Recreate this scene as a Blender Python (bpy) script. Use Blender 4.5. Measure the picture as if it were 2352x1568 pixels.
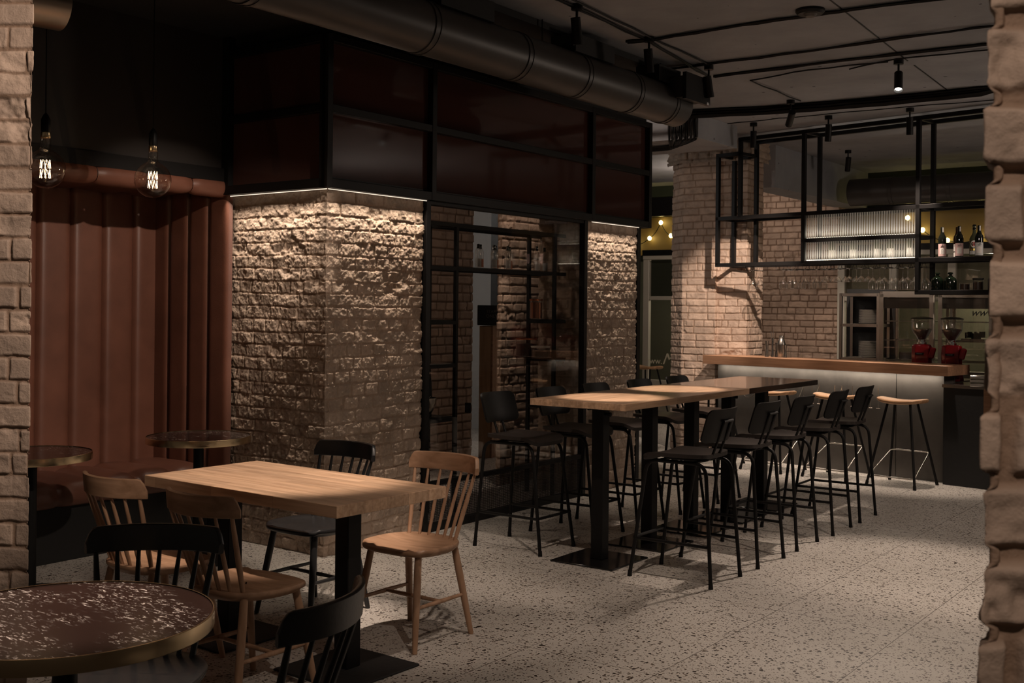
import bpy, bmesh, math, random
import numpy as np
from mathutils import Vector, Matrix, noise as mnoise
random.seed(7)
for o in list(bpy.data.objects): bpy.data.objects.remove(o, do_unlink=True)
scene = bpy.context.scene
COL = scene.collection
PI = math.pi
# ---------------------------------------------------------------- camera
F = 2600.0; H = 1.62; RHO = math.radians(.55)
cc, ss = math.cos(RHO), math.sin(RHO)
cam_d = bpy.data.cameras.new('camera'); cam = bpy.data.objects.new('camera', cam_d); COL.objects.link(cam)
cam_d.sensor_width = 36.0; cam_d.lens = 36.0*F/2352; cam_d.shift_y = -78.0/2352
cam_d.clip_start = .05; cam_d.clip_end = 100
cam.matrix_world = Matrix(((cc, -ss, 0, 0), (0, 0, -1, 0), (ss, cc, 0, H), (0, 0, 0, 1)))
cam_d.dof.use_dof = True; cam_d.dof.focus_distance = 6.6; cam_d.dof.aperture_fstop = 13.0
scene.camera = cam
# ---------------------------------------------------------------- world, view
w = bpy.data.worlds.new('world'); scene.world = w; w.use_nodes = True
w.node_tree.nodes['Background'].inputs[0].default_value = (1.0, .80, .62, 1)
w.node_tree.nodes['Background'].inputs[1].default_value = .05
vs = scene.view_settings
vs.view_transform = 'Standard'; vs.look = 'None'; vs.exposure = 0.0; vs.gamma = 1.0; vs.use_curve_mapping = False
cy = scene.cycles
cy.use_denoising = True; cy.max_bounces = 8; cy.diffuse_bounces = 3; cy.glossy_bounces = 3; cy.transmission_bounces = 6
cy.transparent_max_bounces = 24; cy.caustics_reflective = False; cy.caustics_refractive = False
cy.sample_clamp_indirect = 4.0; cy.use_adaptive_sampling = True; cy.adaptive_threshold = .02
WARM = (1.0, .80, .655); WARM2 = (1.0, .82, .66)
def link(o, parent=None):
    COL.objects.link(o)
    if parent is not None: o.parent = parent
    return o
def spot_light(loc, target, power, angle=38, blend=.6, size=.03, color=WARM, parent=None):
    d = bpy.data.lights.new('spot_beam', 'SPOT'); d.energy = power; d.color = color
    d.spot_size = math.radians(angle); d.spot_blend = blend; d.shadow_soft_size = size
    o = bpy.data.objects.new('spot_beam', d); COL.objects.link(o)
    o.location = loc; v = Vector(target)-Vector(loc)
    o.rotation_euler = v.to_track_quat('-Z', 'Y').to_euler()
    return o
def strip_light(p0, p1, width, power, aim, color=WARM2, spread=180):
    p0 = Vector(p0); p1 = Vector(p1); d = bpy.data.lights.new('led_glow', 'AREA'); d.shape = 'RECTANGLE'
    d.size = (p1-p0).length; d.size_y = width; d.energy = power; d.color = color; d.spread = math.radians(spread)
    o = bpy.data.objects.new('led_glow', d); COL.objects.link(o)
    z = -Vector(aim).normalized(); x = (p1-p0).normalized(); y = z.cross(x).normalized(); z = x.cross(y)
    m = Matrix((x, y, z)).transposed().to_4x4(); m.translation = (p0+p1)/2
    o.matrix_world = m
    return o
def point_light(loc, power, r=.03, color=WARM):
    d = bpy.data.lights.new('lamp_glow', 'POINT'); d.energy = power; d.color = color; d.shadow_soft_size = r
    o = bpy.data.objects.new('lamp_glow', d); COL.objects.link(o); o.location = loc
    return o
# ---- light list (positions in metres; the camera stands at the origin, 1.62 m up, looking along +Y)
CZ = 3.5                                     # ceiling height
TRACK = [  # fixture position on the ceiling, aim point, power, cone
    ((.384, 7.009), (.66, 7.40, 1.04), 470, 20), ((.931, 7.833), (1.20, 8.24, 1.04), 470, 20), ((1.499, 8.724), (1.95, 9.2, 1.04), 200, 30),
    ((2.873, 8.464), (2.25, 6.7, 0), 270, 52), ((2.478, 10.139), (2.50, 12.7, 1.60), 620, 34), ((2.412, 11.386), (2.5, 11.9, 1.1), 200, 44),
    ((3.040, 10.936), (3.05, 11.4, 1.1), 200, 44), ((3.664, 10.472), (3.80, 10.85, 1.1), 240, 48), ((3.922, 13.268), (4.0, 14.2, .9), 160, 80)]
OFF = [  # unseen spots above the frame, several added to brighten bottles, pillars and floor: aim, power, cone
    ((-.50, 5.25), (-1.08, 5.52, .79), 400, 33), ((-1.25, 3.45), (-1.22, 3.16, .79), 380, 25),
    ((.3, 5.0), (-2.75, 7.9, 1.45), 330, 30), ((1.2, 3.6), (1.7, 4.9, 0), 130, 56), ((.25, 4.6), (-.35, 5.75, .5), 85, 34),
    ((-.1, 2.3), (-1.9, 4.0, 1.9), 260, 44), ((.3, -.6), (.60, 1.25, 1.95), 115, 34), ((.6, 5.4), (.1, 7.3, 0), 120, 40), ((2.6, 5.0), (3.1, 7.6, 0), 150, 58),
    ((1.2, 3.9), (3.92, 10.85, 2.15), 330, 12), ((.9, 4.2), (-1.0, 7.4, .7), 45, 36), ((.5, 2.6), (.1, 4.8, 0), 90, 46)]
A = Vector((.588, .809, 0)); X_ = Vector((.809, -.588, 0)); TH = -math.radians(36)
# ---------------------------------------------------------------- photo-measuring helpers
def ray(px, py):
    u = (px-1176)/F; v = (706-py)/F
    return (u*cc-v*ss, u*ss+v*cc)
def fl(px, py, z=0.0):
    r = ray(px, py); t = (z-H)/r[1]; return Vector((r[0]*t, t, z))
def on(px, py, o, d):
    """where the sight line through a photo point meets the upright plane through o along d: distance along d and height"""
    r = ray(px, py); t = (r[0]*o[1]-o[0])/(d[0]-r[0]*d[1]); Y = o[1]+d[1]*t
    return t, H+r[1]*Y
# ---------------------------------------------------------------- materials
def nt(name):
    m = bpy.data.materials.new(name); m.use_nodes = True; n = m.node_tree.nodes; l = m.node_tree.links
    return m, n, l, n['Principled BSDF']
def mat(name, col, rough=.5, metal=0.0, bump=0.0, bscale=40, var=0.0, vscale=6, spec=.5, coat=0.0, emit=None, estr=0):
    m, n, l, p = nt(name)
    p.inputs['Base Color'].default_value = (*col, 1); p.inputs['Roughness'].default_value = rough
    p.inputs['Metallic'].default_value = metal; p.inputs['Specular IOR Level'].default_value = spec
    if coat: p.inputs['Coat Weight'].default_value = coat; p.inputs['Coat Roughness'].default_value = .08
    if emit: p.inputs['Emission Color'].default_value = (*emit, 1); p.inputs['Emission Strength'].default_value = estr
    if bump or var:
        tc = n.new('ShaderNodeTexCoord')
    if bump:
        t = n.new('ShaderNodeTexNoise'); t.inputs['Scale'].default_value = bscale; t.inputs['Detail'].default_value = 5
        b = n.new('ShaderNodeBump'); b.inputs['Strength'].default_value = bump; b.inputs['Distance'].default_value = .01
        l.new(tc.outputs['Object'], t.inputs['Vector']); l.new(t.outputs['Fac'], b.inputs['Height']); l.new(b.outputs['Normal'], p.inputs['Normal'])
    if var:
        t = n.new('ShaderNodeTexNoise'); t.inputs['Scale'].default_value = vscale; t.inputs['Detail'].default_value = 6
        r = n.new('ShaderNodeValToRGB'); r.color_ramp.elements[0].position = .3; r.color_ramp.elements[1].position = .7
        r.color_ramp.elements[0].color = (*[c*(1-var) for c in col], 1); r.color_ramp.elements[1].color = (*[min(1, c*(1+var)) for c in col], 1)
        l.new(tc.outputs['Object'], t.inputs['Vector']); l.new(t.outputs['Fac'], r.inputs['Fac']); l.new(r.outputs['Color'], p.inputs['Base Color'])
    return m
def math_node(n, l, op, a, b=None, c=None):
    x = n.new('ShaderNodeMath'); x.operation = op
    for i, v in enumerate((a, b, c)):
        if v is None: continue
        if isinstance(v, (int, float)): x.inputs[i].default_value = v
        else: l.new(v, x.inputs[i])
    return x.outputs[0]
def mix_col(n, l, fac, a, b):
    x = n.new('ShaderNodeMix'); x.data_type = 'RGBA'
    if isinstance(fac, float): x.inputs[0].default_value = fac
    else: l.new(fac, x.inputs[0])
    for s, v in ((6, a), (7, b)):
        if isinstance(v, tuple): x.inputs[s].default_value = (*v, 1)
        else: l.new(v, x.inputs[s])
    return x.outputs[2]
def brick_mat(name, col, mortar, bump=.5, rough=.62):
    m, n, l, p = nt(name)
    at = n.new('ShaderNodeAttribute'); at.attribute_name = 'tone'; sp = n.new('ShaderNodeSeparateColor'); l.new(at.outputs['Color'], sp.inputs[0])
    tc = n.new('ShaderNodeTexCoord')
    t1 = n.new('ShaderNodeTexNoise'); t1.inputs['Scale'].default_value = 9; t1.inputs['Detail'].default_value = 6; l.new(tc.outputs['Object'], t1.inputs['Vector'])
    c1 = mix_col(n, l, sp.outputs[0], tuple(c*.80 for c in col), tuple(min(1, c*1.16) for c in col))
    r = n.new('ShaderNodeValToRGB'); r.color_ramp.elements[0].position = .42; r.color_ramp.elements[1].position = .66
    l.new(t1.outputs['Fac'], r.inputs['Fac'])
    c2 = mix_col(n, l, r.outputs['Color'], c1, tuple(c*.74 for c in col))
    c3 = mix_col(n, l, sp.outputs[1], c2, mortar)  # joint colour darkened: crevice shade painted in, together with dirt
    l.new(c3, p.inputs['Base Color']); p.inputs['Roughness'].default_value = rough; p.inputs['Specular IOR Level'].default_value = .42
    t2 = n.new('ShaderNodeTexNoise'); t2.inputs['Scale'].default_value = 70; t2.inputs['Detail'].default_value = 8; t2.inputs['Roughness'].default_value = .65
    l.new(tc.outputs['Object'], t2.inputs['Vector'])
    v = n.new('ShaderNodeTexVoronoi'); v.inputs['Scale'].default_value = 38; l.new(tc.outputs['Object'], v.inputs['Vector'])
    pit = math_node(n, l, 'LESS_THAN', v.outputs['Distance'], .13)
    hgt = math_node(n, l, 'SUBTRACT', t2.outputs['Fac'], math_node(n, l, 'MULTIPLY', pit, .35))
    b = n.new('ShaderNodeBump'); b.inputs['Strength'].default_value = bump; b.inputs['Distance'].default_value = .008
    l.new(hgt, b.inputs['Height']); l.new(b.outputs['Normal'], p.inputs['Normal'])
    return m
def wood_mat(name, c0, c1, rough=.38, plank=.045, length=.42, coat=.0, rings=26, axis=0):
    m, n, l, p = nt(name)
    tc = n.new('ShaderNodeTexCoord'); mp = n.new('ShaderNodeMapping'); l.new(tc.outputs['Object'], mp.inputs['Vector'])
    if axis == 1: mp.inputs['Rotation'].default_value = (0, 0, PI/2)
    if axis == 2: mp.inputs['Rotation'].default_value = (0, PI/2, 0)
    ms = n.new('ShaderNodeMapping'); ms.inputs['Scale'].default_value = (1.6, rings, rings); l.new(mp.outputs[0], ms.inputs['Vector'])
    t = n.new('ShaderNodeTexNoise'); t.inputs['Scale'].default_value = 1.7; t.inputs['Detail'].default_value = 7; t.inputs['Distortion'].default_value = .6
    l.new(ms.outputs[0], t.inputs['Vector'])
    r = n.new('ShaderNodeValToRGB'); r.color_ramp.elements[0].position = .34; r.color_ramp.elements[1].position = .66
    r.color_ramp.elements[0].color = (*c0, 1); r.color_ramp.elements[1].color = (*c1, 1); l.new(t.outputs['Fac'], r.inputs['Fac'])
    out = r.outputs['Color']
    if plank:
        br = n.new('ShaderNodeTexBrick'); br.inputs['Scale'].default_value = 1.0; br.inputs['Brick Width'].default_value = length
        br.inputs['Row Height'].default_value = plank; br.inputs['Mortar Size'].default_value = .0006; br.inputs['Bias'].default_value = 0
        br.inputs['Color1'].default_value = (.70, .70, .70, 1); br.inputs['Color2'].default_value = (1.12, 1.12, 1.12, 1); br.inputs['Mortar'].default_value = (.4, .4, .4, 1)
        br.offset = .37; l.new(mp.outputs[0], br.inputs['Vector'])
        x = n.new('ShaderNodeMix'); x.data_type = 'RGBA'; x.blend_type = 'MULTIPLY'; x.inputs[0].default_value = .75
        l.new(out, x.inputs[6]); l.new(br.outputs['Color'], x.inputs[7]); out = x.outputs[2]
    l.new(out, p.inputs['Base Color']); p.inputs['Roughness'].default_value = rough
    if coat: p.inputs['Coat Weight'].default_value = coat; p.inputs['Coat Roughness'].default_value = .12
    b = n.new('ShaderNodeBump'); b.inputs['Strength'].default_value = .12; b.inputs['Distance'].default_value = .003
    l.new(t.outputs['Fac'], b.inputs['Height']); l.new(b.outputs['Normal'], p.inputs['Normal'])
    return m
def thin_glass(name, tint=(1, 1, 1), ior=1.5, extra=0.0, rough=0.0):
    m = bpy.data.materials.new(name); m.use_nodes = True; n = m.node_tree.nodes; l = m.node_tree.links; n.clear()
    o = n.new('ShaderNodeOutputMaterial'); mx = n.new('ShaderNodeMixShader'); lw = n.new('ShaderNodeLayerWeight'); lw.inputs['Blend'].default_value = .5
    f0 = ((ior-1)/(ior+1))**2; fr = math_node(n, l, 'MULTIPLY_ADD', math_node(n, l, 'POWER', lw.outputs['Facing'], 5), 1-f0, f0)
    tr = n.new('ShaderNodeBsdfTransparent'); tr.inputs['Color'].default_value = (*tint, 1)
    g = n.new('ShaderNodeBsdfGlossy'); g.inputs['Roughness'].default_value = rough
    f = math_node(n, l, 'ADD', fr, extra)
    l.new(f, mx.inputs[0]); l.new(tr.outputs[0], mx.inputs[1]); l.new(g.outputs[0], mx.inputs[2]); l.new(mx.outputs[0], o.inputs[0])
    return m
def clear_glass(name):
    """drinking-glass look: transparent face on, bright and dark towards the silhouette"""
    m = bpy.data.materials.new(name); m.use_nodes = True; n = m.node_tree.nodes; l = m.node_tree.links; n.clear()
    o = n.new('ShaderNodeOutputMaterial'); mx = n.new('ShaderNodeMixShader'); lw = n.new('ShaderNodeLayerWeight'); lw.inputs['Blend'].default_value = .28
    tr = n.new('ShaderNodeBsdfTransparent'); tr.inputs['Color'].default_value = (.95, .95, .94, 1)
    g = n.new('ShaderNodeBsdfGlossy'); g.inputs['Roughness'].default_value = .12
    f = math_node(n, l, 'MULTIPLY', lw.outputs['Facing'], .75); f = math_node(n, l, 'ADD', f, .05)
    l.new(f, mx.inputs[0]); l.new(tr.outputs[0], mx.inputs[1]); l.new(g.outputs[0], mx.inputs[2])
    df = n.new('ShaderNodeBsdfTranslucent'); df.inputs[0].default_value = (.9, .9, .88, 1); m2 = n.new('ShaderNodeMixShader')
    l.new(math_node(n, l, 'MULTIPLY', math_node(n, l, 'POWER', lw.outputs['Facing'], 2.0), .6), m2.inputs[0]); l.new(mx.outputs[0], m2.inputs[1]); l.new(df.outputs[0], m2.inputs[2]); l.new(m2.outputs[0], o.inputs[0])
    return m
def emis(name, col, s):
    m = bpy.data.materials.new(name); m.use_nodes = True; n = m.node_tree.nodes; l = m.node_tree.links; n.clear()
    o = n.new('ShaderNodeOutputMaterial'); e = n.new('ShaderNodeEmission'); e.inputs[0].default_value = (*col, 1); e.inputs[1].default_value = s
    l.new(e.outputs[0], o.inputs[0]); return m
def terrazzo():
    m, n, l, p = nt('terrazzo')
    tc = n.new('ShaderNodeTexCoord'); mp = n.new('ShaderNodeMapping'); mp.inputs['Rotation'].default_value = (0, 0, math.radians(36)); l.new(tc.outputs['Object'], mp.inputs['Vector'])
    wn = n.new('ShaderNodeTexNoise'); wn.inputs['Scale'].default_value = 25; l.new(mp.outputs[0], wn.inputs['Vector'])
    wv = n.new('ShaderNodeVectorMath'); wv.operation = 'SCALE'; wv.inputs['Scale'].default_value = .012; l.new(wn.outputs['Color'], wv.inputs[0])
    av = n.new('ShaderNodeVectorMath'); av.operation = 'ADD'; l.new(mp.outputs[0], av.inputs[0]); l.new(wv.outputs[0], av.inputs[1])
    base = n.new('ShaderNodeTexNoise'); base.inputs['Scale'].default_value = 1.3; base.inputs['Detail'].default_value = 5; l.new(mp.outputs[0], base.inputs['Vector'])
    col = mix_col(n, l, base.outputs['Fac'], (.50, .465, .42), (.60, .565, .52))
    for sc_, th, keep, cols in ((170, .55, .34, ((.13, .10, .08), (.75, .72, .66))), (95, .60, .46, ((.025, .019, .015), (.15, .11, .08))), (54, .52, .34, ((.018, .014, .012), (.11, .08, .06))), (30, .36, .14, ((.02, .016, .014), (.10, .075, .055)))):
        v = n.new('ShaderNodeTexVoronoi'); v.inputs['Scale'].default_value = sc_; l.new(av.outputs[0], v.inputs['Vector'])
        s = n.new('ShaderNodeSeparateColor'); l.new(v.outputs['Color'], s.inputs[0])
        thr = math_node(n, l, 'MULTIPLY', s.outputs[1], th)
        a = math_node(n, l, 'LESS_THAN', v.outputs['Distance'], thr); b = math_node(n, l, 'LESS_THAN', s.outputs[0], keep)
        f = math_node(n, l, 'MULTIPLY', a, b)
        chip = mix_col(n, l, s.outputs[2], *cols)
        col = mix_col(n, l, f, col, chip)
    # slab joints every 1.2 m
    sx = n.new('ShaderNodeSeparateXYZ'); l.new(mp.outputs[0], sx.inputs[0])
    jf = None
    for ax, off, per in ((0, -2.42, .34), (1, .35, .68)):
        q = math_node(n, l, 'PINGPONG', math_node(n, l, 'SUBTRACT', sx.outputs[ax], off), per)
        q = math_node(n, l, 'LESS_THAN', q, .0022)
        jf = q if jf is None else math_node(n, l, 'MAXIMUM', jf, q)
    col = mix_col(n, l, jf, col, (.13, .115, .10))
    l.new(col, p.inputs['Base Color'])
    rr = n.new('ShaderNodeTexNoise'); rr.inputs['Scale'].default_value = 3; l.new(mp.outputs[0], rr.inputs['Vector'])
    l.new(math_node(n, l, 'MULTIPLY_ADD', rr.outputs['Fac'], .16, .34), p.inputs['Roughness'])
    return m
def marble():
    m, n, l, p = nt('dark_marble')
    tc = n.new('ShaderNodeTexCoord'); mp = n.new('ShaderNodeMapping'); mp.inputs['Rotation'].default_value = (0, 0, .25); mp.inputs['Scale'].default_value = (.75, 1.35, 1); l.new(tc.outputs['Object'], mp.inputs['Vector'])
    a = n.new('ShaderNodeTexNoise'); a.inputs['Scale'].default_value = 5.5; a.inputs['Detail'].default_value = 5; l.new(mp.outputs[0], a.inputs['Vector'])
    m2_ = n.new('ShaderNodeMapping'); m2_.inputs['Rotation'].default_value = (0, 0, .75); m2_.inputs['Scale'].default_value = (.55, 1.7, 1); l.new(tc.outputs['Object'], m2_.inputs['Vector'])
    b = n.new('ShaderNodeTexNoise'); b.inputs['Scale'].default_value = 62; b.inputs['Detail'].default_value = 9; b.inputs['Roughness'].default_value = .68; b.inputs['Distortion'].default_value = .8; l.new(m2_.outputs[0], b.inputs['Vector'])
    r = n.new('ShaderNodeValToRGB'); r.color_ramp.elements[0].position = .55; r.color_ramp.elements[0].color = (0, 0, 0, 1); r.color_ramp.elements[1].position = .66; r.color_ramp.elements[1].color = (1, 1, 1, 1)
    l.new(b.outputs['Fac'], r.inputs['Fac'])
    r2 = n.new('ShaderNodeValToRGB'); r2.color_ramp.elements[0].position = .42; r2.color_ramp.elements[1].position = .58; l.new(a.outputs['Fac'], r2.inputs['Fac'])
    fac = math_node(n, l, 'MULTIPLY', r.outputs['Color'], r2.outputs['Color'])
    l.new(mix_col(n, l, fac, (.022, .012, .010), (.85, .76, .70)), p.inputs['Base Color']); p.inputs['Roughness'].default_value = .2
    return m
def concrete(name, c0, c1, rough=.55, scale=2.2, pits=True):
    m, n, l, p = nt(name)
    tc = n.new('ShaderNodeTexCoord')
    t = n.new('ShaderNodeTexNoise'); t.inputs['Scale'].default_value = scale; t.inputs['Detail'].default_value = 8; t.inputs['Roughness'].default_value = .62; l.new(tc.outputs['Object'], t.inputs['Vector'])
    r = n.new('ShaderNodeValToRGB'); r.color_ramp.elements[0].position = .35; r.color_ramp.elements[1].position = .65
    r.color_ramp.elements[0].color = (*c0, 1); r.color_ramp.elements[1].color = (*c1, 1); l.new(t.outputs['Fac'], r.inputs['Fac'])
    out = r.outputs['Color']
    if pits:
        v = n.new('ShaderNodeTexVoronoi'); v.inputs['Scale'].default_value = 5.5; l.new(tc.outputs['Object'], v.inputs['Vector'])
        s = n.new('ShaderNodeSeparateColor'); l.new(v.outputs['Color'], s.inputs[0])
        f = math_node(n, l, 'LESS_THAN', v.outputs['Distance'], math_node(n, l, 'MULTIPLY', s.outputs[0], .09))
        out = mix_col(n, l, f, out, tuple(c*.25 for c in c0))
    l.new(out, p.inputs['Base Color']); p.inputs['Roughness'].default_value = rough
    b = n.new('ShaderNodeBump'); b.inputs['Strength'].default_value = .25; b.inputs['Distance'].default_value = .01; l.new(t.outputs['Fac'], b.inputs['Height']); l.new(b.outputs['Normal'], p.inputs['Normal'])
    return m
M = {}
M['brick'] = brick_mat('painted_brick', (.50, .375, .295), (.27, .18, .125), .6)
M['brick_rough'] = brick_mat('rough_painted_brick', (.50, .385, .30), (.40, .295, .22), 1.0, .42)
M['brick_dark'] = brick_mat('rosy_painted_brick', (.42, .30, .225), (.17, .105, .07), .5)
M['wood'] = wood_mat('beech_butcher_block', (.47, .29, .175), (.66, .44, .29), .34, coat=.25)
M['wood_dark'] = wood_mat('dark_lacquered_top', (.030, .022, .018), (.055, .040, .032), .16, coat=.6)
M['chairwood'] = wood_mat('chair_beech', (.29, .165, .095), (.44, .265, .165), .45, plank=0, rings=16)
M['chairwood_z'] = wood_mat('chair_beech_upright', (.29, .165, .095), (.44, .265, .165), .45, plank=0, rings=16, axis=2)
M['barwood'] = wood_mat('bar_top_wood', (.33, .175, .10), (.46, .26, .155), .40, plank=.06, length=1.9)
M['stoolwood'] = wood_mat('stool_wood', (.48, .27, .14), (.62, .37, .2), .4, plank=.07, length=2)
M['palewood'] = wood_mat('pale_veneer', (.40, .25, .14), (.52, .34, .2), .5, plank=0, rings=12, axis=2)
M['blackwood'] = mat('black_painted_wood', (.018, .018, .019), .33, bump=.06, bscale=60)
M['black'] = mat('black_powdercoat', (.006, .0055, .0055), .48, spec=.25)
M['blackgloss'] = mat('black_gloss_plate', (.010, .009, .009), .12)
M['blackmatt'] = mat('matt_black_paint', (.012, .012, .012), .7, bump=.15, bscale=30)
M['seatpad'] = mat('black_plywood_seat', (.030, .024, .022), .42, bump=.05, bscale=80)
M['duct'] = mat('dark_painted_duct', (.045, .040, .037), .42, metal=.0, var=.15, vscale=3)
M['silver'] = mat('spiral_duct_metal', (.45, .36, .28), .32, metal=.9)
M['leather'] = mat('cognac_leather', (.150, .060, .038), .44, bump=.10, bscale=120, var=.16, vscale=5)
M['brass'] = mat('brushed_brass', (.78, .61, .38), .24, metal=1.0)
M['steel'] = mat('stainless_steel', (.62, .58, .53), .24, metal=1.0)
M['chrome'] = mat('chrome', (.8, .8, .8), .08, metal=1.0)
M['marble'] = marble(); M['terrazzo'] = terrazzo()
M['ceiling'] = concrete('ceiling_concrete', (.25, .26, .28), (.35, .36, .385), .75, 1.4)
M['barfront'] = concrete('bar_front_concrete', (.064, .057, .052), (.12, .108, .098), .48, 1.7, False)
M['panelglass'] = mat('brown_glass_panel', (.065, .028, .022), .07, spec=.6)
M['greypanel'] = mat('dark_wall_panel', (.028, .024, .022), .42, var=.1, vscale=2)
M['pane'] = thin_glass('window_pane', (.93, .92, .90), 1.5, .02)
M['crystal'] = clear_glass('drinking_glass'); M['bulbglass'] = thin_glass('bulb_glass', (.95, .92, .88), 2.2, .01)
M['greenglass'] = mat('dark_green_glass', (.006, .011, .006), .1); M['brownglass'] = mat('brown_bottle_glass', (.030, .010, .004), .06)
M['winebottle'] = mat('wine_bottle_glass', (.006, .007, .005), .07); M['clearbottle'] = mat('pale_bottle_glass', (.07, .075, .04), .06)
M['led'] = emis('led_strip', (1, .82, .64), 1.3); M['led_bar'] = emis('bar_led_strip', (1, .88, .70), 5.0)
M['filament'] = emis('filament', (1, .72, .42), 9.0); M['lens_off'] = emis('spot_lens', (1, .9, .78), .35); M['lens_on'] = emis('spot_lens_lit', (1, .93, .84), 14)
M['fairy'] = emis('fairy_bulb', (1, .80, .30), 9.0)
M['yellow'] = mat('ochre_wall', (.16, .105, .035), .6, var=.1, vscale=1); M['green'] = mat('sage_green_wall', (.17, .17, .12), .6, var=.2, vscale=1.2)
M['greendark'] = mat('dark_green_wall', (.035, .045, .028), .6); M['darkglass'] = mat('dark_window_glass', (.03, .035, .02), .08)
M['whiteframe'] = mat('cream_window_frame', (.50, .47, .40), .45); M['greywall'] = mat('pale_grey_wall', (.42, .42, .42), .7)
M['red'] = mat('glossy_red_enamel', (.30, .006, .012), .14, coat=.6); M['beans'] = mat('coffee_beans', (.018, .010, .006), .3, bump=1.0, bscale=160)
M['porcelain'] = mat('white_porcelain', (.62, .58, .52), .25); M['label'] = mat('cream_label', (.74, .70, .66), .55); M['labelpink'] = mat('pink_label', (.62, .42, .40), .55)
M['labelgrey'] = mat('grey_label', (.55, .56, .55), .55); M['orange'] = mat('orange_label', (.65, .22, .10), .5); M['ink'] = mat('black_ink', (.02, .02, .02), .6); M['redink'] = mat('red_ink', (.55, .02, .02), .5)
M['gold'] = mat('gold_foil', (.6, .42, .14), .25, metal=1); M['amber'] = mat('dark_contents', (.03, .014, .008), .2); M['ceramic'] = mat('grey_stoneware', (.11, .10, .09), .6)
M['cream_ink'] = mat('cream_lettering', (.75, .70, .55), .6); M['copper'] = mat('copper_tin', (.55, .22, .12), .25, metal=1)
def fluted():
    m, n, l, p = nt('fluted_glass')
    n.remove(p); out = [x for x in n if x.type == 'OUTPUT_MATERIAL'][0]
    tl = n.new('ShaderNodeBsdfTranslucent'); tl.inputs[0].default_value = (.85, .83, .78, 1); tr = n.new('ShaderNodeBsdfTransparent'); tr.inputs[0].default_value = (.85, .85, .82, 1)
    g = n.new('ShaderNodeBsdfGlossy'); g.inputs['Roughness'].default_value = .12
    lw = n.new('ShaderNodeLayerWeight'); lw.inputs['Blend'].default_value = .35
    m1 = n.new('ShaderNodeMixShader'); m1.inputs[0].default_value = .45; l.new(tl.outputs[0], m1.inputs[1]); l.new(tr.outputs[0], m1.inputs[2])
    m2 = n.new('ShaderNodeMixShader'); l.new(math_node(n, l, 'MULTIPLY', lw.outputs['Facing'], .8), m2.inputs[0]); l.new(m1.outputs[0], m2.inputs[1]); l.new(g.outputs[0], m2.inputs[2])
    l.new(m2.outputs[0], out.inputs[0]); return m
M['fluted'] = fluted()
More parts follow.
